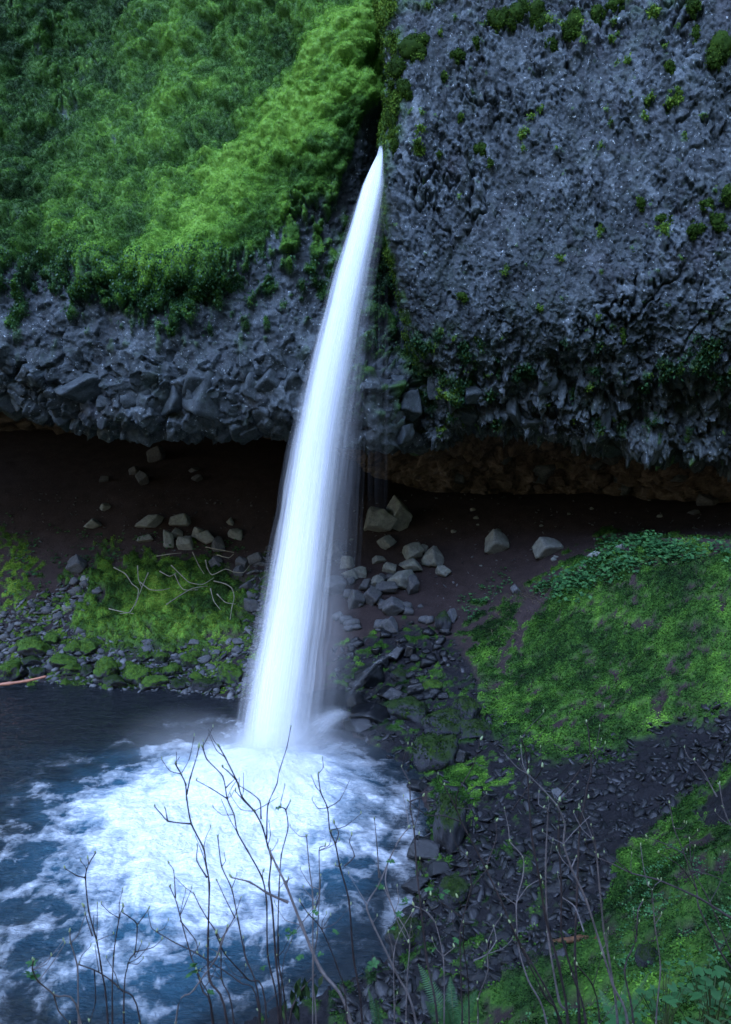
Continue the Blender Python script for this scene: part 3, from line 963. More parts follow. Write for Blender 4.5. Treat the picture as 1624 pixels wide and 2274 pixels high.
def mossy_me(seed, mat):
    k = ('mossy', seed, mat.name)
    if k not in _stone_cache:
        v, f = stone_shape(seed * 13 + 5, 3, 9, 0.72, 0.92, rough=0.16, box=(0.6, 0.85))
        r = np.random.default_rng(seed)
        m = 900
        nn = v / np.linalg.norm(v, axis=1, keepdims=True)
        w = np.clip(nn[:, 2] + 0.35 + 0.9 * fbm(v + seed, 0.6, 3, 7), 0, 1)
        if mat is M_MDARK:
            w = np.clip(w - 0.55, 0, 1)
            m = 520
        cs = np.cumsum(w)
        i = np.clip(np.searchsorted(cs, r.random(m) * cs[-1]), 0, len(v) - 1)
        t = np.clip(0.45 + 0.6 * fbm(v, 0.5, 2, seed)[i] + r.normal(size=m) * .13 - (0.42 if mat is M_MDARK else 0), 0, 1)
        V, Q, T = leaf_mesh(v[i] * r.uniform(0.98, 1.06, (m, 1)) + r.normal(size=(m, 3)) * .04, nn[i], r.uniform(0.07, 0.14, m), t, r, 0.7, 0.2)
        me = make_mesh('mossy_stone', np.concatenate([v, V]), [f, Q + len(v)], None, {'tone': np.zeros(len(v) + len(V)), 'tint': np.r_[np.zeros(len(v)), T]}, False,
                       mats=[mat, M_LEAF2], midx=np.r_[np.zeros(len(f)), np.ones(len(Q))])
        _stone_cache[k] = me
    return _stone_cache[k]


def rock(u, v, w, h, mat, label=None, group=None, name='boulder', seed=None, sub=3, rough=0.05, yaw=None, tilt=0.0, lift=0.25, cat='boulder', dY=0.0, planes=11):
    """a boulder whose outline covers w x h photo units centred on (u, v), standing where that ray meets the ground"""
    b = hit(u, v + h * lift)
    Y = b[1] + dY
    if w > 24 and mat is not M_SCREE:
        Y -= 0.20 * (w + h) / 4 / F * Y
    c = P3(u, v, Y)
    sx, sz = w / 2 / F * Y * 1.12, h / 2 / F * Y * 1.12
    if seed is None:
        seed = int(rng.integers(0, 1000))
    me = mossy_me(seed % 12, mat) if mat in (M_MROCK, M_MDARK) and w > 15 else stone_me(seed % STONE_N if sub < 4 else seed, mat, sub, rough, planes)
    o = link(name, me, None, c, label, cat, group)
    o.scale = (sx, (sx + sz) / 2, sz)
    o.rotation_euler = (rng.uniform(-.2, .2), tilt + rng.uniform(-.2, .2), rng.uniform(-.6, .6))
    return o


# ------------------------------------------------------------------ hanging blocks of the overhang: pieces of the cliff
def block(parent, u, v, w, h, Y, seed):
    c = P3(u, v, Y)
    o = link('basalt_block', stone_me(seed % STONE_N, M_BLOCK, 3, 0.07, 10), parent, c)
    o.scale = (w / 2 / F * Y * 1.15, 0.5 * (w + h) / 2 / F * Y * 1.3, h / 2 / F * Y * 1.25)
    o.rotation_euler = (rng.uniform(-.3, .3), rng.uniform(-.4, .4), rng.uniform(-0.6, 0.6))


for (u, v, w, h) in [(185, 858, 120, 70), (160, 870, 50, 60), (245, 895, 60, 50), (465, 880, 95, 110), (462, 915, 60, 70), (490, 925, 55, 60), (530, 935, 62, 85), (555, 950, 50, 50), (585, 905, 60, 90), (620, 900, 55, 80), (640, 930, 60, 70),
                     (310, 880, 70, 60), (350, 905, 60, 70), (390, 885, 60, 70), (415, 930, 55, 60), (270, 935, 60, 60), (215, 930, 55, 50), (300, 950, 55, 40), (345, 948, 50, 50), (395, 955, 45, 40), (60, 880, 70, 50), (20, 890, 60, 50), (110, 885, 60, 50),
                     (560, 860, 50, 60), (600, 850, 50, 60), (640, 860, 45, 70), (520, 880, 50, 60), (430, 850, 45, 50), (370, 850, 45, 45), (480, 840, 40, 50), (100, 905, 60, 50), (150, 920, 60, 50), (30, 905, 50, 40), (500, 955, 50, 40), (440, 950, 50, 40), (240, 955, 50, 40)]:
    y0_, y1_ = np.interp(u, LU, LD[9]), np.interp(u, LU, LIPD)
    t_ = np.clip((v - 850) / (np.interp(u, LU, LIPV) - 850), 0, 1)
    block(cliffL, u + rng.uniform(-4, 4), v, w, h, y0_ + (y1_ - y0_) * t_ + rng.uniform(0.12, 0.5), int(rng.integers(0, 1000)))
for (u, v, w, h) in [(820, 925, 70, 70), (870, 930, 60, 70), (800, 960, 60, 50), (850, 970, 60, 40), (895, 965, 50, 50), (910, 900, 60, 60), (800, 890, 50, 60), (850, 890, 50, 50), (885, 850, 45, 50)]:
    block(cliffL, u, v, w * 0.8, h, 36.0 + rng.uniform(0, 0.4), int(rng.integers(0, 1000)))
for (u, v, w, h) in [(965, 860, 60, 60), (1000, 880, 40, 70), (1060, 870, 50, 50), (1150, 915, 40, 90), (1180, 940, 90, 60), (1120, 930, 60, 60), (1230, 945, 80, 60), (1260, 900, 50, 70), (1215, 860, 50, 60), (1290, 955, 80, 55), (1330, 930, 50, 80), (1365, 890, 50, 80), (1420, 900, 50, 90),
                     (1450, 830, 45, 80), (1470, 880, 35, 90), (1510, 830, 60, 70), (1540, 900, 50, 100), (1590, 870, 60, 110), (1400, 985, 90, 50), (1460, 1000, 80, 50), (1350, 985, 70, 40), (1545, 985, 90, 110), (1600, 1000, 70, 90), (1500, 950, 70, 80), (1440, 950, 60, 70), (1560, 780, 80, 60),
                     (1610, 800, 70, 70), (1310, 840, 40, 60), (1100, 860, 50, 50), (1580, 940, 60, 60), (1620, 930, 60, 80), (1390, 850, 40, 60), (1030, 925, 60, 40)]:
    yb = 33.3 - (u - 900) * 0.0026
    block(cliffR, u + rng.uniform(-12, 12), v + rng.uniform(-10, 10), w * rng.uniform(.55, .95), h * rng.uniform(.7, 1.1), yb + 2.05 + max(0, v - 850) * 0.016 + rng.uniform(0, 0.7), int(rng.integers(0, 1000)))

for k in range(34):
    u, v = rng.uniform(900, 1560), rng.uniform(1000, 1095)
    Yc = np.interp(u, CU, CD) - max(0, (1050 - v)) * 0.018
    o = link('embedded_stone', stone_me(k % STONE_N, M_CAVE if k % 3 else M_BLOCK, 2, 0.12, 9), cave, P3(u, v, Yc - 0.1))
    s_ = rng.uniform(0.25, 0.8)
    o.scale = (s_, s_ * 0.7, s_ * rng.uniform(.6, 1))
    o.rotation_euler = tuple(rng.uniform(-.6, .6, 3))

# ------------------------------------------------------------------ boulders
TAN, WET, MOS, MDK, GRY = M_TAN, M_WET, M_MROCK, M_MDARK, M_GREY
rock(843, 1158, 78, 66, TAN, 'large tan boulder beside the fall, the broad low one with a flat slab shape', seed=101, sub=4, yaw=0)
rock(884, 1143, 62, 82, TAN, 'tall tan boulder humped against the right end of the largest slab by the fall', seed=117, sub=4)
for a in [
    (861, 1203, 40, 36, TAN, 'pale grey stone wedged just under the largest boulder'),
    (1103, 1205, 52, 58, TAN, 'pointed grey boulder alone on the dirt path, left one of the two'),
    (1105, 1180, 18, 14, TAN, 'small round stone perched at the tip of the pointed path boulder'),
    (1215, 1216, 64, 50, TAN, 'broad faceted boulder alone on the dirt path, right one of the two'),
    (918, 1226, 42, 44, TAN, 'rounded grey stone at the top of the rock heap right of the fall'),
    (942, 1221, 22, 24, TAN, 'little grey stone tucked behind the rounded top stone of the heap'),
    (914, 1258, 56, 34, TAN, 'wide low grey stone under the rounded top stone of the heap'),
    (960, 1240, 46, 50, TAN, 'pyramid shaped grey stone near the right end of the heap'),
    (985, 1268, 36, 34, TAN, 'rightmost stone of the heap, cube like with a shaded right side'),
    (841, 1243, 30, 20, TAN, 'flat pale stone at the upper left of the rock heap'),
    (868, 1262, 30, 26, TAN, 'small wedge stone in the middle of the heap'),
    (893, 1288, 62, 44, TAN, 'sloping slab stone in the centre of the heap'),
    (840, 1290, 30, 34, TAN, 'upright grey stone left of the sloping slab in the heap'),
    (797, 1270, 36, 28, TAN, 'grey stone at the left end of the heap beside the falling water'),
    (772, 1250, 34, 34, TAN, 'stone half veiled by spray at the heap left end'),
    (778, 1278, 36, 28, TAN, 'dark sided stone below the veiled stone by the water'),
    (812, 1300, 34, 30, GRY, 'brownish stone with weeds among the lower heap stones'),
    (792, 1331, 34, 46, GRY, 'blocky dark grey stone at the lower left of the heap'),
    (828, 1322, 42, 50, GRY, 'diamond shaped dark grey stone beside the blocky one'),
    (857, 1306, 54, 30, GRY, 'dark lying slab above the lowest stone of the heap'),
    (874, 1345, 54, 48, GRY, 'lowest stone of the heap, big blue grey block'),
    (916, 1300, 26, 50, GRY, 'narrow standing stone at the right of the heap'),
    (745, 1230, 44, 46, GRY, 'round stone seen dimly through the veil of spray, upper one'),
    (742, 1300, 50, 46, GRY, 'stone seen dimly through the veil of spray, lower one'),
    (868, 1392, 32, 46, GRY, 'standing wet stone below the blue grey block'),
    # left side path stones
    (206, 1166, 42, 28, TAN, 'half mossy stone alone at the left on the dirt slope'),
    (234, 1127, 20, 20, TAN, 'small pale angular stone uphill of the half mossy stone'),
    (334, 1158, 62, 32, TAN, 'widest low stone of the left path row'),
    (399, 1157, 44, 32, TAN, 'squarish stone right of the widest one in the left path row'),
    (322, 1197, 34, 18, TAN, 'flat stone below the widest one of the left path row'),
    (376, 1200, 26, 44, TAN, 'standing slab leaning at the middle of the left path stones'),
    (393, 1185, 26, 24, TAN, 'small stone above the standing slab on the left path'),
    (414, 1206, 32, 36, TAN, 'leaning oval stone right of the standing slab'),
    (441, 1184, 26, 28, TAN, 'pale upright stone between the oval stone and the long one'),
    (458, 1196, 44, 32, TAN, 'long rounded stone with a dark right end on the left path'),
    (484, 1212, 28, 38, GRY, 'dark grey stone just right of the long rounded one'),
    (522, 1187, 36, 26, TAN, 'tilted stone nearest the fall on the left path'),
    (512, 1160, 16, 20, TAN, 'little block above the tilted stone on the left path'),
    (350, 1009, 34, 44, GRY, 'tall stone deep in the dark cave at the left, uppermost'),
    (318, 1062, 28, 40, GRY, 'upright stone in the dark cave below the tall one'),
    (300, 1045, 20, 24, GRY, 'small stone left of the upright one in the dark cave'),
    (232, 1065, 24, 18, GRY, 'low stone alone at the left of the dark cave floor'),
    (439, 1062, 24, 20, GRY, 'small stone on the cave floor nearest the fall, left side'),
    (432, 1044, 24, 12, GRY, 'flat sliver of stone lying above the small one on the cave floor'),
    (1570, 1112, 48, 38, GRY, 'boulder at the far right of the cave floor'),
    (1543, 1138, 24, 14, GRY, 'small flat stone below the boulder at the right cave floor'),
    (255, 1215, 0, 0, None, None),
    (172, 1253, 46, 50, GRY, 'dark upright slab at the left edge of the moss mound'),
    (150, 1352, 26, 16, TAN, 'white flat stone on the talus left of the moss mound'),
    (193, 1288, 20, 22, TAN, 'pale leaning stone at the moss mound left edge'),
]:
    if a[4] is None:
        continue
    rock(*a)
# mossy stones along the far waterline
for a in [
    (78, 1438, 66, 46, MOS, 'bright moss covered boulder at the left above the waterline'),
    (84, 1402, 24, 22, MOS, 'small mossy stone above the bright left boulder'),
    (116, 1420, 34, 28, MOS, 'round mossy stone right of the bright left boulder'),
    (164, 1443, 40, 32, MOS, 'mossy lump left of the round mossy twin by the waterline'),
    (196, 1440, 40, 34, MOS, 'round mossy stone at the right of the upper shore group'),
    (142, 1470, 62, 36, MOS, 'wide mossy stone in the middle of the left shore'),
    (26, 1490, 50, 52, MOS, 'grey stone with mossy top at the far left shore'),
    (72, 1470, 40, 28, MDK, 'dark mossy stone between the grey and wide shore stones'),
    (50, 1494, 26, 36, WET, 'dark wedge stone beside the grey stone at far left shore'),
    (84, 1494, 34, 28, MDK, 'small dark stone touching the water at left shore'),
    (160, 1488, 44, 28, MOS, 'mossy stone at the waterline under the wide one'),
    (193, 1492, 28, 32, MDK, 'dark stone with little moss beside the leaning slab'),
    (238, 1490, 52, 58, MOS, 'leaning mossy slab at the middle of the shore'),
    (256, 1516, 50, 36, MDK, 'mossy stone standing in the water below the leaning slab'),
    (305, 1498, 60, 52, MOS, 'largest mossy shore block with flat top'),
    (343, 1518, 56, 34, MOS, 'mossy block partly in the water right of the largest'),
    (382, 1492, 38, 34, MOS, 'mossy stone behind the waterline between two wet rocks'),
    (396, 1520, 36, 28, MDK, 'dark mossy stone at the water edge near the fall'),
    (360, 1462, 30, 26, MOS, 'mossy stone up the bank behind the largest block'),
    (376, 1444, 30, 24, MOS, 'mossy stone highest on the bank behind the block'),
    (322, 1458, 30, 22, MOS, 'low mossy stone behind the flat topped block'),
    (420, 1470, 40, 30, MOS, 'mossy hump on the bank toward the fall'),
    (512, 1500, 54, 48, MOS, 'mossy mound of rock closest to the fall on the left shore'),
    (460, 1522, 60, 28, MDK, 'low dark rock with patchy moss at waterline near the fall'),
    (480, 1452, 20, 20, GRY, 'bare grey stone on the bank near the fall'),
    (432, 1428, 26, 18, GRY, 'bare stone under the lower edge of the moss mound'),
    (480, 1250, 30, 32, GRY, 'dark stone at the moss mound upper right with branches over it'),
    (532, 1268, 26, 32, GRY, 'blocky stone between moss mound and the fall'),
    (548, 1304, 36, 24, GRY, 'grey stone at the right edge of the moss mound'),
    (540, 1250, 26, 26, GRY, 'grey stone uphill of the blocky stone near the fall'),
    (570, 1240, 34, 30, GRY, 'grey stone almost under the fall on the left'),
    (560, 1345, 36, 34, GRY, 'dark stone beside the falling water, lower'),
]:
    rock(*a)
# wet rocks at the foot of the fall, right
for a in [
    (820, 1502, 64, 62, WET, 'rounded black wet rock shining beside the falling water'),
    (852, 1470, 30, 40, WET, 'thin black wet rock with water sliding past it'),
    (882, 1452, 44, 40, WET, 'pointed black wet rock at the top of the wet heap'),
    (912, 1448, 30, 30, WET, 'small black rock behind the pointed wet one'),
    (838, 1448, 30, 24, WET, 'black rock at the upper left of the wet heap'),
    (890, 1500, 40, 30, MDK, 'dark mossy rock in the middle of the wet heap'),
    (828, 1583, 96, 56, WET, 'large slanted black slab over the pool edge'),
    (796, 1612, 66, 34, WET, 'black block standing in the pool under the slab'),
    (790, 1560, 40, 44, WET, 'black rock behind the pool splash'),
    (905, 1580, 90, 60, MDK, 'dark green tinted rock right of the black slab'),
    (870, 1540, 60, 40, WET, 'wet rock between the slab and the shining rock'),
    (925, 1530, 40, 36, WET, 'wet rock left of the green topped stone'),
    (961, 1524, 46, 30, MOS, 'bright green moss topped stone among dark rocks'),
    (985, 1606, 96, 62, MDK, 'mossy boulder above the big round one by the shore'),
    (1035, 1585, 56, 70, MDK, 'leafy mossed rock right of the mossy boulder'),
    (1058, 1624, 66, 50, MDK, 'brownish mossy block at the slope foot'),
    (962, 1672, 112, 100, MDK, 'big round dark mossy boulder on the pool shore'),
    (1030, 1682, 34, 34, SCR, 'shiny grey stone right of the big round boulder') if False else (1030, 1682, 34, 34, WET, 'shiny grey stone right of the big round boulder'),
    (1000, 1830, 70, 150, MDK, 'tall mossy rock rising at the shore of the chute'),
    (945, 1890, 80, 60, WET, 'dark rock at the water edge below the tall mossy rock'),
    (930, 1745, 50, 30, WET, 'low rock awash at the pool shore'),
    (925, 1965, 70, 46, WET, 'flat wet rock in the rapids at the shore'),
    (1010, 1985, 60, 70, MDK, 'mossy rock with weeds right of the flat wet rock'),
    (975, 1930, 50, 40, WET, 'grey wet stone between the two mossy shore rocks'),
    (900, 2085, 80, 90, MDK, 'dark rounded rock low on the shore behind twigs'),
    (985, 1385, 34, 50, MDK, 'mossy sided rock standing on the dirt above the chute'),
    (1003, 1370, 24, 40, GRY, 'black narrow rock leaning on the mossy sided one'),
    (1090, 1770, 40, 30, WET, 'wet shiny slab in the upper scree'),
    (1245, 1765, 36, 30, GRY, 'flat purple grey stone lying in the scree'),
    (1440, 2130, 50, 70, MDK, 'dark standing stone in the leafy near bank'),
    (1320, 1235, 30, 26, TAN, 'grey stone at the crest of the mossy slope'),
    (1300, 1260, 26, 18, TAN, 'light stone below the crest stone'),
    (1378, 1218, 22, 22, TAN, 'small stone left of the crest of the mossy slope'),
    (1145, 1310, 22, 30, GRY, 'narrow stone at the path edge above the dry grass'),
]:
    rock(*a)

# rock heap fill: small stones you cannot single out
GR_L = 'small stones on the talus left of the fall'
LAB_L = 'small grey stone strewn on the talus left of the fall'
k = 0
while k < 110:
    u, v = rng.uniform(0, 620), rng.uniform(1195, 1530)
    if poly_sd(np.array([u]), np.array([v]), LTALUS)[0] < 0:
        continue
    s = rng.uniform(9, 22)
    rock(u, v, s * rng.uniform(1, 1.5), s, GRY if rng.random() < .75 else MOS, LAB_L, GR_L, 'talus_stone', sub=1, cat='stone', planes=7, rough=0)
    k += 1
k = 0
RH = [(730, 1200), (830, 1230), (930, 1340), (990, 1400), (1010, 1500), (980, 1560), (900, 1570), (760, 1560), (730, 1400)]
while k < 70:
    u, v = rng.uniform(720, 1020), rng.uniform(1200, 1570)
    if poly_sd(np.array([u]), np.array([v]), RH)[0] < 0:
        continue
    s = rng.uniform(10, 26)
    rock(u, v, s * rng.uniform(1, 1.5), s, WET if v > 1400 else GRY, 'dark broken stone among the wet rocks right of the fall foot', 'broken stones at the foot of the fall', 'broken_stone', sub=1, cat='stone', planes=7, rough=0)
    k += 1
k = 0
while k < 24:
    u, v = rng.uniform(640, 1500), rng.uniform(1110, 1290)
    if v > 1210 and u > 1250:
        continue
    s = rng.uniform(5, 11)
    rock(u, v, s * 1.5, s, TAN, 'pebble sized pale stone on the bare dirt path', 'pale pebbles on the path', 'path_stone', sub=1, cat='stone', planes=7, rough=0)
    k += 1
SINGLE = [(960, 1750), (1100, 1640), (1250, 1680), (1450, 1625), (1640, 1560), (1640, 1690), (1540, 1750), (1400, 1880), (1350, 2000), (1230, 2130), (1000, 2220), (930, 2180), (990, 2000)]
k = 0
while k < 290:
    u, v = rng.uniform(900, 1640), rng.uniform(1570, 2230)
    if poly_sd(np.array([u]), np.array([v]), SINGLE)[0] < 0:
        continue
    s = rng.uniform(15, 44) * (0.55 + 0.5 * (v - 1570) / 600) * rng.uniform(0.6, 1)
    rock(u, v, s * rng.uniform(0.9, 1.7), s * rng.uniform(0.45, 0.85), M_SCREE, *((('dark wet stone of the scree right under the mossy slope', 'upper scree stones') if v < 1760 else ('dark wet stone of the scree close to the pool shore', 'shore scree stones') if u < 1080 else ('dark wet stone of the scree beside the leafy near bank', 'lower scree stones') if v > 1980 else ('dark wet stone in the middle of the scree chute', 'middle scree stones'))), 'scree_stone', sub=1, cat='stone', tilt=rng.uniform(-.9, .9), planes=8, rough=0)
    k += 1


def stones_stuff(name, poly, n, smin, smax, mat, label, bbox, seed=0, sub=1):
    """many stones joined in one mesh, laid on the ground"""
    r = np.random.default_rng(seed)
    us = r.uniform(bbox[0], bbox[2], n * 4)
    vs = r.uniform(bbox[1], bbox[3], n * 4)
    k = poly_sd(us, vs, poly) > 0
    us, vs = us[k][:n], vs[k][:n]
    # intersect rays by sampling depth
    Y = np.concatenate([np.arange(4.0, 20, 0.1), np.arange(20, 54, 0.2)])
    pts = []
    for s in range(0, len(us), 400):
        ax, az = rays(us[s:s + 400], vs[s:s + 400])
        X = ax[:, None] * Y
        hh = hbase(X, np.broadcast_to(Y, X.shape)).reshape(X.shape)
        below = az[:, None] * Y < hh
        i = below.argmax(1)
        ok = below.any(1)
        rr = np.arange(len(i))
        pts.append(np.stack([X[rr, i], Y[i], hh[rr, i]], -1)[ok])
    pts = np.concatenate(pts)
    n = len(pts)
    protos = [stone_shape(900 + k, sub, 7, rough=0) for k in range(6)]
    Vs, Fs, T, o = [], [], [], 0
    size = smin * (smax / smin) ** (r.random(n) ** 1.8)
    ang = r.uniform(0, 6.28, n)
    for i in range(n):
        v, f = protos[i % 6]
        sc = size[i] * np.array([1.45, 1.0, 0.55]) / 2 * r.uniform(.65, 1.35, 3)
        c, s_ = math.cos(ang[i]), math.sin(ang[i])
        w = v * sc
        tl = r.uniform(-.9, .9)
        w = np.stack([w[:, 0] * c - w[:, 1] * s_, w[:, 0] * s_ + w[:, 1] * c, w[:, 2] + tl * w[:, 0]], -1) + pts[i] + [0, 0, size[i] * 0.15]
        Vs.append(w)
        Fs.append(f + o)
        T.append(np.full(len(v), r.uniform(-.7, .6)))
        o += len(v)
    return link(name, make_mesh(name, np.concatenate(Vs), np.concatenate(Fs), mat, {'tone': np.concatenate(T)}), label=label, kind='stuff')


stones_stuff('scree', SCREE, 4600, 0.05, 0.30, M_SCREE, 'dark wet gravel and small stones filling the scree chute', (740, 1380, 1640, 2290), 3, 1)
stones_stuff('talus_gravel', LTALUS, 2600, 0.10, 0.40, M_GREY, 'grey gravel and small stones on the talus left of the fall', (-60, 1220, 650, 1560), 4, 0)
PATHP = [(-50, 1080), (600, 1100), (1100, 1100), (1640, 1150), (1640, 1210), (1300, 1210), (1150, 1330), (1000, 1400), (900, 1350), (600, 1230), (-50, 1250)]
stones_stuff('path_grit', PATHP, 700, 0.05, 0.16, M_GREY, 'scattered grit and pebbles on the bare dirt floor of the cave', (-50, 1080, 1640, 1400), 5, 0)


# ------------------------------------------------------------------ leaves
def scatter_grid(Pg, Ng, weight, n, smin, smax, tint, seed, lift=0.5, jit=0.07, flat=0.55, drop=0.3, cols=1, tn=0.16):
    r = np.random.default_rng(seed)
    w = np.clip(weight, 0, None).astype(float)
    cs = np.cumsum(w)
    idx = np.searchsorted(cs, r.random(n) * cs[-1])
    idx = np.clip(idx, 0, len(Pg) - 1)
    size = r.uniform(smin, smax, n)
    last = len(Pg) - 1
    ea = Pg[np.minimum(idx + 1, last)] - Pg[idx]
    eb = Pg[np.minimum(idx + cols, last)] - Pg[idx]
    ok = (np.linalg.norm(ea, axis=1) < 1) & (np.linalg.norm(eb, axis=1) < 1)
    Pb = Pg[idx] + np.where(ok[:, None], ea * r.random((n, 1)) + eb * r.random((n, 1)), 0)
    Pc = Pb + r.normal(size=(n, 3)) * jit + Ng[idx] * (size * lift)[:, None]
    t = np.clip(tint[idx] + r.normal(size=n) * tn, 0, 1)
    return leaf_mesh(Pc, Ng[idx], size, t, r, flat, drop)


NLd = grid_normals(PLd.reshape(nrl, ncl, 3)).reshape(-1, 3)
NLd *= np.sign((NLd * NL).sum(1, keepdims=True) + 1e-9)
inview = (uL > -60) & (uL < 900) & (vL > -60)
wl = sstep(0.4, 0.7, mossL) * inview * (rowt < 9.5)
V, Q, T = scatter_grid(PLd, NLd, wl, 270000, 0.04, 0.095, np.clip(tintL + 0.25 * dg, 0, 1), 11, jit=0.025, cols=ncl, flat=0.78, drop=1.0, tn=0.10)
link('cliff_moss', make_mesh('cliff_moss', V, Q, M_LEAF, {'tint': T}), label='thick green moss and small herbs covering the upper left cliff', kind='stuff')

NRd = grid_normals(PRd.reshape(nrr, ncr, 3)).reshape(-1, 3)
NRd *= np.sign((NRd * NR).sum(1, keepdims=True) + 1e-9)
wr = sstep(0.45, 0.8, mossR) * (uR < 1680) * (vR > -60) * (rt2 < 9.5)
V, Q, T = scatter_grid(PRd, NRd, wr, 26000, 0.06, 0.14, tintR, 12, jit=0.05, drop=1.0, cols=ncr)
link('buttress_moss', make_mesh('buttress_moss', V, Q, M_LEAF2, {'tint': T}), label='patchy moss and ferns on the corner and lip of the bare right cliff', kind='stuff')

Ng = grid_normals(Gd.reshape(nr, nc, 3)).reshape(-1, 3)
Ng *= np.sign(Ng[:, 2:3])
ug, vg = proj(Gd)
vis = (ug > -40) & (ug < 1664) & (vg < 2330)
cell = (Gd[:, 1] ** 2)
for nm, wgt, n, a, b, mt, lab, sd, jt in [
    ('mound_moss', mn, 120000, 0.04, 0.095, M_LEAF, 'bright green moss and clover carpeting the slope on the right', 13, 0.04),
    ('talus_moss', np.clip(ml + 0.8 * mf, 0, 1), 60000, 0.045, 0.10, M_LEAF2, 'cushions of yellow green moss over the stones left of the fall', 14, 0.03),
    ('bank_moss', np.clip(mr + ms, 0, 1), 110000, 0.022, 0.06, M_LEAF, 'moss and tiny herbs on the near bank at lower right', 15, 0.02),
]:
    w = sstep(0.10, 0.75, wgt) * vis * cell
    if nm == 'bank_moss':
        w = w * (Gd[:, 1] > 3) / np.maximum(Gd[:, 1], 1) ** 0.9
    V, Q, T = scatter_grid(Gd, Ng, w, n, a, b, tint_g, sd, jit=jt, flat=0.62, drop=0.0, cols=nc, tn=0.09)
    link(nm, make_mesh(nm, V, Q, mt, {'tint': T}), label=lab, kind='stuff')

# broad-leaved herbs along the crest and the near bank
r = np.random.default_rng(21)


def herbs(name, n, poly, bbox, size, label, seed, mat=M_BROAD, lift=(0.05, 0.35)):
    r = np.random.default_rng(seed)
    us, vs = r.uniform(bbox[0], bbox[2], n * 5), r.uniform(bbox[1], bbox[3], n * 5)
    k = poly_sd(us, vs, poly) > 0
    us, vs = us[k][:n], vs[k][:n]
    pts = np.array([hit(a, b) for a, b in zip(us, vs)])
    Vs, Qs, Ts, o = [], [], [], 0
    for p in pts:
        m = r.integers(5, 11)
        sz = r.uniform(*size, m)
        Pc = p + r.normal(size=(m, 3)) * [0.12, 0.12, 0.02] * (size[1] / 0.15) + np.array([0, 0, 1]) * r.uniform(lift[0], lift[1], (m, 1)) * (size[1] / 0.2)
        nn = np.tile([0, -0.35, 1.0], (m, 1)) / 1.06
        V, Q, T = leaf_mesh(Pc, nn, sz, np.clip(r.normal(0.55, 0.22, m), 0, 1), r, 0.75, 0.0, 0.8)
        Vs.append(V)
        Qs.append(Q + o)
        Ts.append(T)
        o += len(V)
    link(name, make_mesh(name, np.concatenate(Vs), np.concatenate(Qs), mat, {'tint': np.concatenate(Ts)}), label=label, kind='stuff')


CREST = [(1180, 1320), (1300, 1250), (1340, 1205), (1440, 1195), (1520, 1215), (1640, 1215), (1640, 1250), (1450, 1260), (1350, 1300), (1260, 1360)]
herbs('crest_herbs', 230, CREST, (1180, 1190, 1640, 1370), (0.12, 0.26), 'leafy green herbs along the crest of the right slope', 22)
SPR = [(1010, 1340), (1060, 1310), (1120, 1270), (1150, 1290), (1100, 1330), (1040, 1390)]
herbs('path_herbs', 34, SPR, (1000, 1260, 1160, 1400), (0.08, 0.17), 'sprays of small leaved herbs at the edge of the dirt path', 23)
herbs('talus_herbs', 70, [(0, 1150), (120, 1160), (260, 1180), (560, 1200), (590, 1240), (300, 1240), (140, 1330), (0, 1380)], (0, 1150, 600, 1390), (0.10, 0.22), 'small green herbs sprouting on the dirt left of the fall', 24)
BANKH = [(1640, 1900), (1480, 1880), (1380, 2000), (1340, 2130), (1120, 2274), (1640, 2274)]
herbs('bank_herbs', 520, BANKH, (1100, 1880, 1640, 2274), (0.025, 0.06), 'low clover like herbs spread over the near bank', 25, lift=(0.05, 0.3))
# fringe of hanging ferns under the moss of the left cliff
fr = sstep(0.3, 0.6, mossL) * (vL > 570) * (vL < 800) * inview * (rowt < 9)
V, Q, T = scatter_grid(PLd, NLd, fr + 1e-9, 9000, 0.07, 0.16, np.clip(tintL * 0.7 + 0.1, 0, 1), 26, jit=0.08, flat=0.4, drop=2.5)
link('fern_fringe', make_mesh('fern_fringe', V, Q, M_FERN, {'tint': T}), label='dark hanging ferns below the moss on the left rock band', kind='stuff')
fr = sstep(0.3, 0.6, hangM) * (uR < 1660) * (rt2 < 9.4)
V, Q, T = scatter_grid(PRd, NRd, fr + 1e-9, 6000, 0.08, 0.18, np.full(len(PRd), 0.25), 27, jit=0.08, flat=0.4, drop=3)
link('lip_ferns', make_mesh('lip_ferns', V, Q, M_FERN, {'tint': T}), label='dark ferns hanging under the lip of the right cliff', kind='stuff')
# dry grass at the path edge of the mound
Vs, Qs, Ts, o = [], [], [], 0
for (u0, v0, n) in [(1180, 1325, 60), (1215, 1325, 50), (1130, 1360, 50), (1110, 1400, 40), (1250, 1300, 40), (1320, 1270, 30), (1590, 2060, 60), (1540, 2100, 60), (1600, 2110, 60)]:
    for _ in range(n):
        b = hit(u0 + rng.normal() * 22, v0 + rng.normal() * 14)
        L = rng.uniform(0.4, 0.9) * (1 if v0 < 1500 else 0.4)
        ax = np.array([rng.normal() * 0.6 - 0.4, -0.6 + rng.normal() * .3, 0.5])
        ax /= np.linalg.norm(ax)
        sd = np.array([1, 0, 0.2]) * 0.008 * (1 if v0 < 1500 else .4)
        m1 = b + ax * L * 0.5
        m2 = b + ax * L * 0.9 - np.array([0, 0, 0.25 * L])
        Vs += [b - sd, b + sd, m1 + sd, m1 - sd, m2, ]
        Qs += [(o, o + 1, o + 2, o + 3)]
        Ts += [rng.random()] * 5
        o += 5
tris = np.array([(q[3], q[2], q[0] + 4) for q in Qs], np.int32)
link('dry_grass', make_mesh('dry_grass', np.array(Vs), [np.array(Qs, np.int32), tris], M_STRAW, {'tint': np.array(Ts)}), label='dry bent grass hanging over the edges of the mossy slopes', kind='stuff')

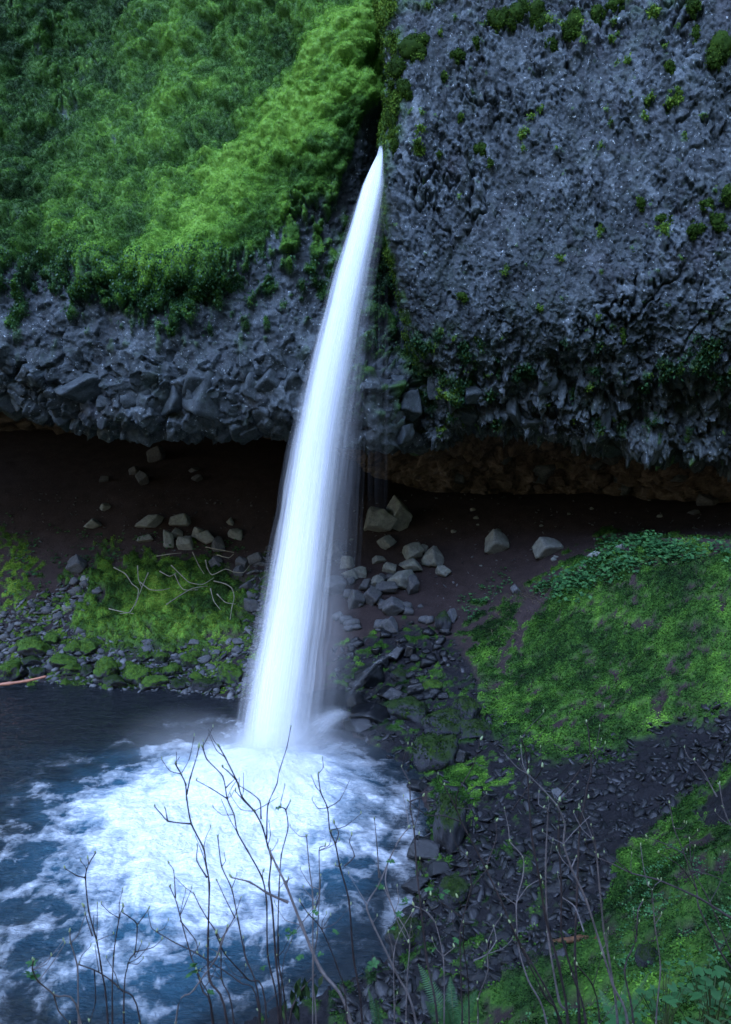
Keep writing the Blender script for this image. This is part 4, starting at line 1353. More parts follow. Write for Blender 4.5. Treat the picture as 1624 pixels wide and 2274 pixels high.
# ------------------------------------------------------------------ moss tufts on the right cliff
def cliff_point(u, v):
    k = np.argmin((uR - u) ** 2 + (vR - v) ** 2 + np.where(ct2 < 1.5, 1e4, 0))
    return PRd[k]


def tuft(u, v, w, h, label, group=None, seed=0):
    p = cliff_point(u, v)
    Y = p[1] - 0.10
    c = P3(u, v, Y)
    r = np.random.default_rng(seed)
    sx, sz = w / 2 / F * Y, h / 2 / F * Y
    v0, f0 = ICO[2]
    lobes = [(0, 0, 0, 0.72)] + [(r.uniform(-.65, .65), 0, r.uniform(-.75, .55), r.uniform(.28, .55)) for _ in range(2 if w < 30 else 5)] + [(r.uniform(-.4, .4), .1, -0.95, 0.22)]
    bb, ff, o_ = [], [], 0
    for (lx, ly, lz, lr) in lobes:
        n_ = fbm(v0 * 1.3 + seed + lx * 7, 0.6, 3, seed)
        b_ = v0 * (lr * (0.8 + 0.55 * n_))[:, None] * np.array([1, 0.55, 1.05]) + np.array([lx, ly, lz])
        bb.append(b_)
        ff.append(f0 + o_)
        o_ += len(v0)
    base = np.concatenate(bb)
    f0 = np.concatenate(ff)
    v0 = np.tile(v0, (len(lobes), 1))
    n = fbm(base + seed, 0.7, 3, seed)
    m = int(np.clip(w * h * 0.9, 160, 2200))
    i = r.integers(0, len(v0), m)
    pc = base[i] * r.uniform(0.95, 1.12, (m, 1))
    sc = np.array([sx, (sx + sz) / 2, sz])
    tb = np.clip(0.33 + 0.5 * n, 0, 1)  # tint kept low as painted shading; lobes under the leaves darker still
    V, Q, T = leaf_mesh(pc * sc + r.normal(size=(m, 3)) * 0.03, v0[i], r.uniform(0.05, 0.10, m), np.clip(tb[i] + r.normal(size=m) * .15, 0, 1), r, 0.45, 0.6)
    nb = len(base)
    me = make_mesh('moss_tuft', np.concatenate([base * sc, V]), [f0, Q + nb], M_LEAF2, {'tint': np.concatenate([tb * 0.6, T])})
    link('moss_tuft', me, None, c, label, 'moss tuft', group)


for i, a in enumerate([
    (1105, 42, 62, 58, 'wide yellow green moss tuft leftmost of the row along the cliff top'),
    (1148, 26, 52, 60, 'tall moss tuft in the middle of the cliff top row'),
    (1190, 22, 46, 56, 'moss tuft right of the middle one in the cliff top row'),
    (1203, 50, 32, 46, 'small moss tuft hanging under the cliff top row'),
    (1276, 48, 58, 66, 'large drooping moss tuft right of the cliff top row'),
    (1325, 30, 40, 60, 'loose moss tuft at the right end of the cliff top row'),
    (1365, 8, 44, 30, 'moss tuft cut by the top edge of the photo'),
    (1230, 92, 36, 34, 'thin moss tuft hanging below the drooping one'),
    (1536, 14, 40, 40, 'round dark moss tuft at the top right of the bare cliff'),
    (1600, 100, 70, 84, 'biggest round moss tuft at the right edge of the bare cliff'),
    (1546, 74, 26, 36, 'faint moss tuft left of the biggest round one'),
    (1490, 147, 28, 38, 'egg shaped moss tuft alone on the bare upper right cliff'),
    (1073, 331, 38, 42, 'round moss tuft alone in the left middle of the bare cliff'),
    (1090, 360, 18, 18, 'tiny moss tuft just below the lone round one'),
    (1022, 258, 14, 22, 'small olive moss tuft up the cliff near the fall'),
    (1570, 454, 36, 26, 'flat moss tuft at the right edge, upper of the lower three'),
    (1592, 491, 40, 36, 'round moss tuft at the right edge, lowest of the three'),
    (1618, 425, 30, 50, 'moss tuft with grey grass touching the right photo edge'),
    (1545, 510, 40, 34, 'loose moss tuft left of the lowest round one at right'),
    (1425, 450, 26, 30, 'dim green moss tuft in the right middle of the bare cliff'),
    (1470, 485, 50, 24, 'dim low moss tuft left of the loose one'),
    (912, 108, 86, 74, 'big leafy moss clump at the upper left corner of the bare cliff'),
    (880, 150, 50, 70, 'olive moss clump under the leafy one at the cliff corner'),
    (898, 196, 48, 44, 'rounded olive moss clump on the cliff corner above the spout'),
    (872, 270, 30, 66, 'long moss clump hanging beside the top of the fall'),
    (876, 322, 26, 44, 'lowest moss clump on the corner beside the top of the fall'),
    (1018, 120, 34, 30, 'dark moss patch right of the leafy corner clump'),
    (1060, 92, 22, 30, 'small moss patch below the leftmost cliff top tuft'),
    (985, 168, 18, 22, 'tiny moss patch on bare rock right of the corner clumps'),
    (975, 340, 12, 14, 'bright yellow moss dot low on the cliff near the fall'),
    (925, 322, 12, 16, 'yellow moss dot nearest the fall on the bare cliff'),
    (1385, 740, 18, 36, 'brown orange moss tuft above the dark lip at right'),
    (1026, 658, 30, 22, 'pale grassy tuft low on the bare cliff left half'),
]):
    tuft(*a, seed=300 + i)

# ------------------------------------------------------------------ pool water
B0 = np.array(at_z(600, 1712, WZ))              # where the fall lands
nwr, nwc = 470, 520
yw = 12.5 * (44.0 / 12.5) ** (np.arange(nwr) / (nwr - 1))
aw = np.linspace(-0.56, 0.16, nwc)
Yw, Aw = np.meshgrid(yw, aw, indexing='ij')
Wp = np.stack([Aw * Yw, Yw, np.full_like(Yw, WZ)], -1).reshape(-1, 3)
rel = Wp - B0
wA, wB = fbm(Wp, 3.0, 4, 401), fbm(Wp + 50, 3.0, 4, 402)
rw = rel[:, :2] + np.stack([wA, wB], -1) * 1.1
# spread mostly towards the viewer and left
cx, cyy = rw[:, 0] + 0.9, rw[:, 1] + 2.9
ell = np.sqrt((cx / np.where(cx < 0, 5.5, 4.4)) ** 2 + (cyy / np.where(cyy < 0, 7.6, 6.0)) ** 2)
core = np.exp(-((rw[:, 0] + 0.5) / 3.0) ** 2 - ((rw[:, 1] + 1.5) / 3.0) ** 2)
rad = np.hypot(rel[:, 0], rel[:, 1])
ang = np.arctan2(rel[:, 1], rel[:, 0])
# radial, stretched turbulence
pol = np.stack([np.cos(ang) * 3 * (1 + 0.25 * rad), np.sin(ang) * 3 * (1 + 0.25 * rad), rad * 0.55], -1)
t1 = fbm(pol + np.stack([wA, wB, wA], -1) * 0.9, 1.0, 5, 411, 0.6)
t2 = fbm(Wp + np.stack([wB, wA, wA], -1) * 0.8, 0.9, 5, 412, 0.62)
rdg = 1 - np.abs(fbm(Wp * np.array([1, 0.8, 1]) + np.stack([wA, wB, wB], -1) * 1.4, 1.6, 4, 413, 0.55)) * 3.2
wC = fbm(Wp + 90, 1.1, 4, 403, 0.6)
warp = np.stack([wA, wB, wA], -1) * 1.5 + np.stack([wC, -wC, wC], -1) * 0.5
f1 = 1 - np.abs(fbm(pol * np.array([1.3, 1.3, 1.0]) + warp, 1.0, 5, 431, 0.6)) * 3.6
f2 = 1 - np.abs(fbm(Wp * np.array([1, 0.8, 1]) + warp * 0.8, 0.75, 5, 432, 0.6)) * 3.4
f3 = fbm(pol * np.array([5, 5, 0.9]) + warp, 1.0, 3, 433)
inner = np.exp(-(ell / 0.62) ** 2.2)
outer = sstep(1.55, 0.55, ell)
def std(a):
    return (a - a.mean()) / a.std()


lq = Wp * np.array([1, 0.85, 1]) + warp * 0.55
la = cells(lq, 1.25, 441)[0]
lb = cells(lq + 0.12 * np.stack([f3, t2, f3], -1), 0.55, 442)[0]
lace = 0.60 * sstep(0.30, 0.85, la) + 0.40 * sstep(0.30, 0.85, lb)
fil = 0.62 * std(lace) + 0.40 * std(t1) + 0.28 * np.maximum(std(f1), -1.2) + 0.20 * std(f3)
bias = np.interp(ell + 0.10 * wA + 0.08 * wB, [0, 0.3, 0.5, 0.7, 0.9, 1.1, 1.35, 1.7], [1.9, 1.7, 1.22, 0.62, 0.18, -0.08, -0.34, -0.7])
foam = np.maximum(bias + 0.30 * fil, 1.4 * core + 0.12 * fil)
foam *= sstep(1.7, 1.0, ell)
uW, vW = proj(Wp)
# rapids along the right shore
rap = sstep(60, 10, np.abs(uW - (905 - 0.1 * np.abs(vW - 1900)))) * sstep(1690, 1760, vW) * sstep(2250, 2150, vW)
foam = np.maximum(foam, rap * (0.16 + 0.9 * np.maximum(t2, -0.1)))
# foam held to its range
foam = np.clip(foam, 0, 1.15)
aer = np.clip(np.exp(-(ell / 1.12) ** 2.4) * 1.05 + 0.22 * wA + 0.15 * t2 + 0.12 * t1 - 0.03, 0, 1)
aer *= sstep(30.5, 27, Wp[:, 1])
turb = np.exp(-(ell / 0.9) ** 2)
Wz = 0.075 * fbm(Wp * np.array([0.7, 1.2, 1]), 0.7, 4, 421, 0.6) + turb * (0.30 * t1 + 0.16 * t2) + 0.55 * np.exp(-(rad / 2.2) ** 2) + 0.05 * rdg * turb
Wp[:, 2] += Wz
link('pool_water', make_mesh('pool_water', Wp, grid_faces(nwr, nwc), M_WATER, {'foam': foam, 'aer': aer}, True, np.stack([np.arctan2(-rel[:, 0] - rel[:, 1], rel[:, 0] - rel[:, 1]) / 6.2832, rad + 0.4 * wA], -1)), kind='structure')

# ------------------------------------------------------------------ waterfall
FALL = [  # v, left u, right u
    (325, 843, 850), (345, 838, 852), (375, 822, 853), (410, 806, 854), (460, 790, 846), (520, 772, 836), (600, 746, 822), (700, 720, 803), (800, 694, 786), (900, 671, 770),
    (1000, 650, 755), (1100, 632, 745), (1200, 614, 736), (1300, 596, 726), (1400, 576, 716), (1500, 556, 704), (1600, 541, 690), (1700, 532, 676), (1735, 530, 672)]
FV = np.array([f[0] for f in FALL], float)
FLu = np.array([f[1] for f in FALL], float)
FRu = np.array([f[2] for f in FALL], float)


def fall_axis(vv):
    tau = np.sqrt(np.clip((vv - 318) / (1712 - 318), 0, 1.05))
    Y = 35.0 - 7.9 * tau
    return Y


def fall_shell(name, mat, parent, scale, shift=0.0, v0=325, v1=1750, depth=0.75, na=96, nl=150, seed=0, wob=0.10, edge=None, ulr=None):
    vv = np.linspace(v0, v1, nl)
    L = np.interp(vv, FV, FLu) if ulr is None else np.interp(vv, ulr[0], ulr[1])
    R = np.interp(vv, FV, FRu) if ulr is None else np.interp(vv, ulr[0], ulr[2])
    Y = fall_axis(vv)
    c = P3((L + R) / 2, vv, Y)
    sc_v = scale + (0.95 - scale) * np.exp(-np.clip(vv - 325, 0, None) / 110.0)
    hw = (R - L) / 2 / F * Y * sc_v
    sway = np.stack([vv * 0.012, np.full_like(vv, seed * 0.12), np.zeros_like(vv)], -1)
    hw = hw * (1 + 0.10 * fbm(sway * 0.5, 1.0, 2, 560) * np.clip((vv - 380) / 200, 0, 1))
    c[:, 0] += shift * hw
    s = np.r_[0, np.cumsum(np.linalg.norm(np.diff(c, axis=0), axis=1))]
    th = np.linspace(0, 2 * math.pi, na + 1)
    TH, S = np.meshgrid(th, s, indexing='xy')
    ring = np.stack([np.cos(TH) * 1.6, np.sin(TH) * 1.6, S * 0.16 + seed * 9.1], -1).reshape(-1, 3)
    k = 1 + wob * fbm(ring, 1.0, 3, 500 + seed).reshape(TH.shape) * 2 + wob * 0.6 * fbm(ring * np.array([3, 3, 0.5]), 1.0, 2, 520 + seed).reshape(TH.shape)
    X = c[:, 0][:, None] + np.cos(TH) * hw[:, None] * k
    Yy = c[:, 1][:, None] + np.sin(TH) * hw[:, None] * depth * k
    Z = np.broadcast_to(c[:, 2][:, None], X.shape)
    V = np.stack([X, Yy, Z], -1).reshape(-1, 3)
    uv = np.stack([np.broadcast_to(TH / (2 * math.pi), X.shape), np.broadcast_to(S, X.shape) + seed * 3.7], -1).reshape(-1, 2)
    fr_ = (vv - v0) / (v1 - v0)
    e = np.ones(nl) if edge is None else np.interp(fr_, edge[0], edge[1])
    me = make_mesh(name, V, grid_faces(nl, na + 1), mat, {'edge': np.repeat(e, na + 1)}, True, uv)
    return link(name, me, parent)


wf = bpy.data.objects.new('waterfall', None)
COL.objects.link(wf)
tag(wf, 'tall white silky waterfall plunging from the mossy notch into the pool', 'waterfall')
wf.location = tuple(B0)
inv = bpy.data.objects.new('x', None)
fall_shell('water_core', fall_mat('water_core', 0.96, 0.18, 0.46), wf, 0.52, -0.17, wob=0.03, seed=1, edge=([0, 0.03, 0.08, 0.3, 0.6, 0.93, 1], [0.15, 0.7, 1, 1, 0.97, 0.97, 0.0]))
SH = [(0.55, 0.61, -0.14), (0.46, 0.69, -0.11), (0.38, 0.77, -0.08), (0.31, 0.84, -0.05), (0.24, 0.91, -0.03), (0.18, 0.98, 0.0), (0.13, 1.05, 0.03), (0.09, 1.13, 0.06), (0.06, 1.22, 0.10), (0.035, 1.33, 0.15)]
for i, (a, sc_, sh) in enumerate(SH):
    fall_shell('water_sheet' if i < 4 else 'water_veil', fall_mat('falling_sheet', a, .32 + .008 * i, .66 + .012 * i, 18 + 3 * i, 90 + 11 * i), wf, sc_, sh, wob=0.05 + 0.012 * i, seed=2 + i,
               edge=([0, 0.03, 0.08, 0.3, 0.92, 1], [0.1, 0.5, 1, 1, 0.95, 0.0]) if i < 5 else ([0, 0.12, 0.35, 0.9, 1], [0.0, 0.4, 0.8, 1, 0.0]))
VE = (np.array([560., 700, 900, 1100, 1300, 1500, 1700]), np.array([780., 765, 730, 705, 690, 675, 665]), np.array([835., 822, 805, 792, 782, 775, 770]))
for i, (k, a) in enumerate([(0.55, 0.035), (0.75, 0.03), (0.92, 0.024), (1.1, 0.018), (1.3, 0.012)]):
    fall_shell('water_veil', fall_mat('side_veil', a, 0.34, 0.78, 9 + 2 * i, 34), wf, k, -0.15 + 0.05 * i, 580, 1690, 0.6, seed=16 + i, ulr=VE, edge=([0, 0.25, 0.8, 1], [0, 0.8, 1, 0.0]))
VE2 = (np.array([560., 700, 900, 1100, 1300]), np.array([822., 820, 818, 815, 812]), np.array([858., 862, 864, 862, 858]))
fall_shell('water_trickle', fall_mat('trickle', 0.035, 0.44, 0.76, 14, 50), wf, 1.0, 0.0, 600, 1180, 0.5, seed=7, ulr=VE2, edge=([0, 0.25, 0.5, 1], [0, 0.9, 0.6, 0]))
for o in wf.children:
    o.location = tuple(-B0)

CROWN = {}
# side splash: water thrown off the black rocks back into the pool
def arc_shell(name, mat, parent, pts, rads, seed, na=40, nl=70, edge=None):
    pts = np.array(pts, float)
    t = np.linspace(0, len(pts) - 1, nl)
    c = catmull(pts, t)
    rr = np.interp(t, np.arange(len(pts)), rads)
    s = np.r_[0, np.cumsum(np.linalg.norm(np.diff(c, axis=0), axis=1))]
    d = np.gradient(c, axis=0)
    d /= np.linalg.norm(d, axis=1, keepdims=True)
    a = np.cross(d, [0, 1, 0])
    a /= np.linalg.norm(a, axis=1, keepdims=True)
    b = np.cross(a, d)
    th = np.linspace(0, 2 * math.pi, na + 1)
    ring = np.stack(np.broadcast_arrays(np.cos(th)[None] * 1.5, np.sin(th)[None] * 1.5, s[:, None] * 0.7 + seed * 5), -1).reshape(-1, 3)
    k = (1 + 0.35 * fbm(ring, 1.0, 3, 540 + seed)).reshape(nl, na + 1)
    V = c[:, None] + a[:, None] * (np.cos(th)[None, :, None] * (rr[:, None] * k)[..., None]) + b[:, None] * (np.sin(th)[None, :, None] * (rr[:, None] * k)[..., None])
    uv = np.stack(np.broadcast_arrays(th[None] / 6.2832, s[:, None] + seed), -1).reshape(-1, 2)
    e = np.interp(t / (len(pts) - 1), edge[0], edge[1])
    return link(name, make_mesh(name, V.reshape(-1, 3), grid_faces(nl, na + 1), mat, {'edge': np.repeat(e, na + 1)}, True, uv), parent)


sp = bpy.data.objects.new('splash_jet', None)
COL.objects.link(sp)
tag(sp, 'white jet of splash thrown back from the black rocks toward the fall foot', 'splash')
sp.location = tuple(B0 + np.array([2, 1, 0]))
JP = [P3(780, 1586, 29.6), P3(745, 1590, 29.2), P3(705, 1618, 28.7), P3(668, 1660, 28.2), P3(640, 1700, 27.8)]
for i, (a, k) in enumerate([(0.5, 0.55), (0.4, 0.8), (0.25, 1.0), (0.15, 1.3), (0.09, 1.65)]):
    arc_shell('splash_sheet', fall_mat('splash_sheet', a, 0.25, 0.72, 9, 34, 1.1), sp, JP, [0.10 * k, 0.28 * k, 0.45 * k, 0.62 * k, 0.85 * k], 1 + i, edge=([0, .2, .6, 1], [0, .6, 1, 0.6]))
for o in sp.children:
    o.location = tuple(-np.array(sp.location))
cr = bpy.data.objects.new('spray_burst', None)
COL.objects.link(cr)
tag(cr, 'burst of white spray thrown up all round the foot of the waterfall', 'splash')
cr.location = tuple(B0)
r = np.random.default_rng(77)
for i in range(16):
    a = r.uniform(0, 6.28)
    R0, R1, Hh = r.uniform(0.6, 1.2), r.uniform(1.8, 3.2), r.uniform(0.25, 0.8)
    d = np.array([math.cos(a), math.sin(a), 0])
    pts = [B0 + d * R0 + [0, 0, -0.1], B0 + d * (R0 * .7 + R1 * .3) + [0, 0, Hh * .8], B0 + d * (R0 * .35 + R1 * .65) + [0, 0, Hh * .75], B0 + d * R1 + [0, 0, -0.1]]
    for k, al in ((0.5, 0.14), (0.9, 0.07), (1.3, 0.035)):
        arc_shell('spray_jet', CROWN[al] if al in CROWN else CROWN.setdefault(al, fall_mat('spray_jet', al, 0.30, 0.75, 8, 30, 1.0)), cr, pts, [0.35 * k, 0.55 * k, 0.6 * k, 0.5 * k], 30 + i, 20, 24, edge=([0, .25, .6, 1], [0.5, 1, .8, 0]))
for o in cr.children:
    o.location = tuple(-B0)
st = bpy.data.objects.new('side_stream', None)
COL.objects.link(st)
tag(st, 'thin white runnel sliding between the black wet rocks right of the fall', 'stream')
st.location = tuple(P3(860, 1470, 35))
ST = [P3(900, 1440, 36.4), P3(868, 1452, 35.7), P3(838, 1470, 34.9), P3(812, 1495, 34.1), P3(785, 1525, 33.0), P3(765, 1570, 31.6)]
for i, (a, k) in enumerate([(0.30, 0.35), (0.10, 0.8), (0.05, 1.6)]):
    arc_shell('runnel', fall_mat('runnel', a, 0.46, 0.72, 7, 30, 1.8), st, ST, [0.05 * k, 0.10 * k, 0.14 * k, 0.16 * k, 0.22 * k, 0.4 * k], 3 + i, edge=([0, .3, .75, 1], [0, .8, .8, 0]))
for o in st.children:
    o.location = tuple(-np.array(st.location))

# spray mist: soft volumes around the foot of the fall
v0, f0 = ICO[3]


def mist(c, s, dens, ns=1.2):
    me = make_mesh('spray_mist', v0, f0, mist_mat('spray_mist', dens, 1.0, ns), None, True)
    o = link('spray_mist', me, None, c, 'soft white spray mist hanging around the foot of the waterfall', kind='stuff')
    o.scale = s


mist(tuple(B0 + np.array([-0.3, -0.8, 0.6])), (3.2, 2.2, 1.5), 0.85)
mist(tuple(B0 + np.array([0.4, 0.3, 1.4])), (2.0, 1.6, 2.8), 0.42)
mist(tuple(B0 + np.array([-3.0, 0.8, 0.7])), (3.0, 1.8, 1.4), 0.32)
mist(tuple(B0 + np.array([1.9, 1.6, 3.4])), (1.4, 1.2, 4.6), 0.12)
mist(tuple(B0 + np.array([2.6, 0.6, 0.7])), (1.8, 1.3, 1.2), 0.25)


# ------------------------------------------------------------------ tubes: branches and shrubs
def tube_mesh(name, pts, r0, r1, mat, sides=6, sub=5, knobs=True, seed=0):
    pts = np.array(pts, float)
    n = len(pts)
    t = np.linspace(0, n - 1, (n - 1) * sub + 1)
    c = catmull(pts, t) if n > 2 else pts[0] + (pts[1] - pts[0]) * t[:, None]
    c = c * 0.65 + (np.stack([np.interp(t, np.arange(n), pts[:, k]) for k in range(3)], -1)) * 0.35
    s = np.r_[0, np.cumsum(np.linalg.norm(np.diff(c, axis=0), axis=1))]
    rr = r0 + (r1 - r0) * (s / s[-1])
    if knobs:
        dn = np.abs(t - np.round(t))
        rr = rr * (1 + 0.30 * np.exp(-(dn / 0.12) ** 2))
    d = np.gradient(c, axis=0)
    d /= np.linalg.norm(d, axis=1, keepdims=True) + 1e-9
    ref = np.where(np.abs(d[:, 2:3]) > 0.9, np.array([[1.0, 0, 0]]), np.array([[0, 0, 1.0]]))
    a = np.cross(d, ref)
    a /= np.linalg.norm(a, axis=1, keepdims=True) + 1e-9
    b = np.cross(a, d)
    th = np.arange(sides) / sides * 2 * math.pi
    V = c[:, None] + rr[:, None, None] * (a[:, None] * np.cos(th)[None, :, None] + b[:, None] * np.sin(th)[None, :, None])
    m = len(c)
    i = np.arange(m * sides).reshape(m, sides)
    j = np.roll(i, -1, 1)
    Fq = np.stack([i[:-1], j[:-1], j[1:], i[1:]], -1).reshape(-1, 4)
    V = np.concatenate([V.reshape(-1, 3), [c[-1] + d[-1] * rr[-1] * 2]])
    tip = np.stack([i[-1], j[-1], np.full(sides, m * sides)], -1)
    return make_mesh(name, V, [Fq, tip.astype(np.int32)], mat, None, True)


Z1 = lambda pts: [(x * 0.36, 1072 + y * 0.36) for x, y in pts]
for pl in [
    [(720, 565), (790, 610), (830, 670), (870, 710), (860, 780), (820, 850), (760, 860)], [(1070, 550), (1130, 610), (1180, 650), (1260, 665), (1330, 640)],
    [(1090, 600), (1120, 670), (1150, 705), (1230, 700)], [(1280, 440), (1360, 455), (1450, 475)], [(1350, 485), (1420, 500), (1450, 497)],
    [(1280, 530), (1290, 580), (1320, 610), (1400, 590), (1450, 605), (1510, 600), (1550, 550)], [(1330, 660), (1400, 660), (1440, 700), (1455, 760), (1440, 830), (1430, 900)],
    [(930, 600), (900, 660), (880, 720), (850, 800)], [(1040, 800), (1120, 750), (1200, 710), (1290, 680)], [(1000, 590), (1060, 615), (1100, 610)], [(1310, 700), (1330, 770), (1370, 830)],
    [(980, 500), (1060, 495), (1130, 475)], [(880, 660), (940, 705), (1010, 700), (1060, 690)], [(1200, 470), (1240, 560), (1270, 610)], [(690, 830), (760, 850), (840, 845)], [(865, 570), (870, 640), (890, 700)], [(1350, 730), (1400, 790), (1460, 800)],
]:
    P = []
    for (u, v) in Z1(pl):
        b = hit(u, v)
        P.append(b + np.array([0, -0.42, 0.38 + rng.uniform(0, 0.2)]))
    base = P[0].copy()
    link('dead_branch', tube_mesh('dead_branch', [p - base for p in P], 0.030, 0.014, M_DEAD, 5, 4), None, base,
         'pale bare branch lying in the tangle over the moss mound left of the fall', 'branch', 'dead branches over the moss mound')
P = [np.array(p) for p in (at_z(-60, 1527, WZ + 0.18), at_z(20, 1518, WZ + 0.3), at_z(60, 1512, WZ + 0.42), at_z(100, 1503, WZ + 0.62))]
link('broken_stick', tube_mesh('broken_stick', [p - P[0] for p in P], 0.085, 0.05, M_ORANGE, 8), None, P[0], 'orange peeled stick poking over the water at the left photo edge', 'stick')
P = [hit(1222, 2100) + [0, 0, .05], hit(1250, 2097) + [0, 0, .06], hit(1290, 2092) + [0, 0, .06], hit(1330, 2096) + [0, 0, .05]]
link('rotten_log', tube_mesh('rotten_log', [p - P[0] for p in P], 0.05, 0.07, M_ROT, 8), None, P[0], 'short rotten orange brown log on the moss of the near bank', 'log')


def bud_mesh(seed, L):
    r = np.random.default_rng(seed)
    v, f = ICO[1]
    w = v * np.array([0.28, 0.28, 0.5]) * L
    w[:, 2] += L * 0.45
    w[:, :2] *= (1 - 0.6 * np.clip(w[:, 2:3] / L, 0, 1))
    return w, f


BUD = make_mesh('bud', *bud_mesh(1, 0.022), M_BUD, {'tint': np.full(42, 0.55)}, True)


def leaflet_mesh(seed, L, n=5):
    """a small cluster of unfolding, lobed leaves"""
    r = np.random.default_rng(seed)
    Vs, Fs, T, o = [], [], [], 0
    for k in range(n):
        az = k / n * 6.28 + r.uniform(-.4, .4)
        el = r.uniform(-0.1, 0.8)
        d = np.array([math.cos(az) * math.cos(el), math.sin(az) * math.cos(el), math.sin(el)])
        s = np.cross(d, [0, 0, 1.0])
        s /= np.linalg.norm(s)
        up = np.cross(s, d)
        l = L * r.uniform(0.7, 1.2)
        prof = [(0, 0), (0.2, 0.16), (0.38, 0.36), (0.5, 0.26), (0.68, 0.30), (0.8, 0.14), (1.0, 0)]
        c0 = o
        for (a, w) in prof:
            bend = -0.25 * a * a
            Vs += [d * a * l + s * w * l + up * (bend + 0.12 * w) * l, d * a * l - s * w * l + up * (bend + 0.12 * w) * l, d * a * l + up * bend * l]
            T += [r.uniform(0.35, 0.9)] * 3
            o += 3
        for i in range(len(prof) - 1):
            a, b = c0 + i * 3, c0 + i * 3 + 3
            Fs += [(a, b, b + 2, a + 2), (a + 2, b + 2, b + 1, a + 1)]
    return make_mesh('leaf', np.array(Vs), np.array(Fs, np.int32), M_BROAD, {'tint': np.array(T)})


LEAFC = [leaflet_mesh(s, 0.055) for s in range(4)]
A7 = lambda pts: [(x / 2, 1624 + y / 2) for x, y in pts]
A8 = lambda pts: [(812 + x / 2, 1624 + y / 2) for x, y in pts]


def shrub(name, label, Y0, stems, group='bare spring shrubs in the foreground', leaves=()):
    """stems: (points tip-last in photo units, r0, r1, material, [twigs...]); all stand at depth about Y0"""
    first = stems[0][0][0]
    bx = P3(first[0], first[1], Y0)
    gz = float(hbase([bx[0]], [Y0])[0])
    base = np.array([bx[0], Y0, gz])
    root = bpy.data.objects.new(name, None)
    COL.objects.link(root)
    root.location = tuple(base)
    tag(root, label, 'shrub', group)
    rr = np.random.default_rng(abs(hash(label)) % 1000 if False else len(label) * 7)
    for (pts, r0, r1, mat, twigs) in stems:
        lean = rr.uniform(-0.25, 0.25)
        n = len(pts)
        Ys = Y0 + rr.uniform(-.15, .15) + lean * np.linspace(0, 1, n)
        q = P3([p[0] for p in pts], [p[1] for p in pts], Ys) - base
        if pts[0][1] > 2150:      # runs out of the frame: carry it down to its root
            g = q[0].copy()
            g[0] = q[0, 0] * 0.6 + (q[0, 0] - (q[1, 0] - q[0, 0]) * 0.5) * 0.4
            wx, wy = base[0] + g[0], base[1] + g[1]
            g[2] = float(hbase([wx], [wy])[0]) - 0.02 - base[2]
            if g[2] < q[0, 2] - 0.05:
                q = np.concatenate([[g], q])
        so = link('stem', tube_mesh('stem', q, r0 * 1.1, r1, mat, 6, 5), root)
        tips = [q[-1]]
        for tw in twigs:
            # start depth: nearest stem point
            d = [(p[0] - tw[0][0]) ** 2 + (p[1] - tw[0][1]) ** 2 for p in pts]
            Yt = Ys[int(np.argmin(d))]
            tq = P3([p[0] for p in tw], [p[1] for p in tw], Yt + np.linspace(0, rr.uniform(-.12, .12), len(tw))) - base
            link('twig', tube_mesh('twig', tq, r1 * 1.25, r1 * 0.6, mat, 5, 4), so)
            tips.append(tq[-1])
        for tp in tips:
            b = link('bud', BUD, so, tuple(tp))
            k = rr.uniform(0.6, 1.1)
            b.scale = (k, k, k)
            b.rotation_euler = (rr.uniform(-.5, .5), rr.uniform(-.5, .5), rr.uniform(0, 6))
        for _ in range(int(len(q) * 0.55)):      # fine side twigs
            i = int(rr.integers(len(q) // 3, len(q)))
            p = q[i]
            d = np.array([rr.normal(), rr.normal() * 0.4, abs(rr.normal()) * 0.9 + 0.3])
            d /= np.linalg.norm(d)
            Lw = rr.uniform(0.04, 0.15)
            m = p + d * Lw * 0.5 + rr.normal(size=3) * 0.008
            e = p + d * Lw + np.array([0, 0, 0.02])
            link('twig', tube_mesh('twig', [p, m, e], R3(2.4), R3(1.4), mat, 4, 3), so)
            tips.append(e)
        for tp in tips[-3:]:
            b = link('bud', BUD, so, tuple(tp))
            b.scale = (0.5, 0.5, 0.7)
        for _ in range(int(len(q) * 0.8)):
            i = rr.integers(1, len(q))
            p = q[i]
            b = link('bud', BUD, so, tuple(p + rr.normal(size=3) * r1 * 0.8))
            k = rr.uniform(0.3, 0.55)
            b.scale = (k, k, k)
            b.rotation_euler = (rr.uniform(-.9, .9), rr.uniform(-.9, .9), 0)
    for (u, v, s) in leaves:
        p = P3(u, v, Y0) - base
        l = link('leaf', LEAFC[int(rr.integers(0, 4))], root, tuple(p))
        l.scale = (s, s, s)
        l.rotation_euler = (rr.uniform(-.4, .4), rr.uniform(-.4, .4), rr.uniform(0, 6))
    return root


D, Gm = M_BARK, M_BARKG
R3 = lambda px: px * 0.82 / 2 / F * 3.2
shrub('bare_shrub', 'bare dark shrub at lower left whose main stem forks over the foam', 3.0, [
    (A7([(480, 1299), (450, 1050), (430, 930), (395, 800), (380, 650), (395, 590), (425, 540)]), R3(7), R3(3), D, [A7([(380, 650), (340, 640), (290, 610)]), A7([(395, 590), (391, 568)]), A7([(412, 910), (385, 830), (375, 780)])]),
    (A7([(500, 1299), (505, 1000), (530, 830), (548, 780)]), R3(6), R3(3), D, []),
    (A7([(550, 1250), (570, 1030), (600, 980), (610, 860), (575, 825), (545, 805)]), R3(6), R3(2.5), D, [A7([(600, 980), (680, 960), (720, 925)]), A7([(610, 860), (640, 820), (660, 790)])]),
    (A7([(350, 1299), (345, 1050), (315, 940), (310, 890)]), R3(6), R3(3), Gm, []),
    (A7([(625, 1299), (530, 1140), (440, 1070), (350, 1035)]), R3(6), R3(3), D, [A7([(420, 1060), (425, 1200), (400, 1290)])]),
])
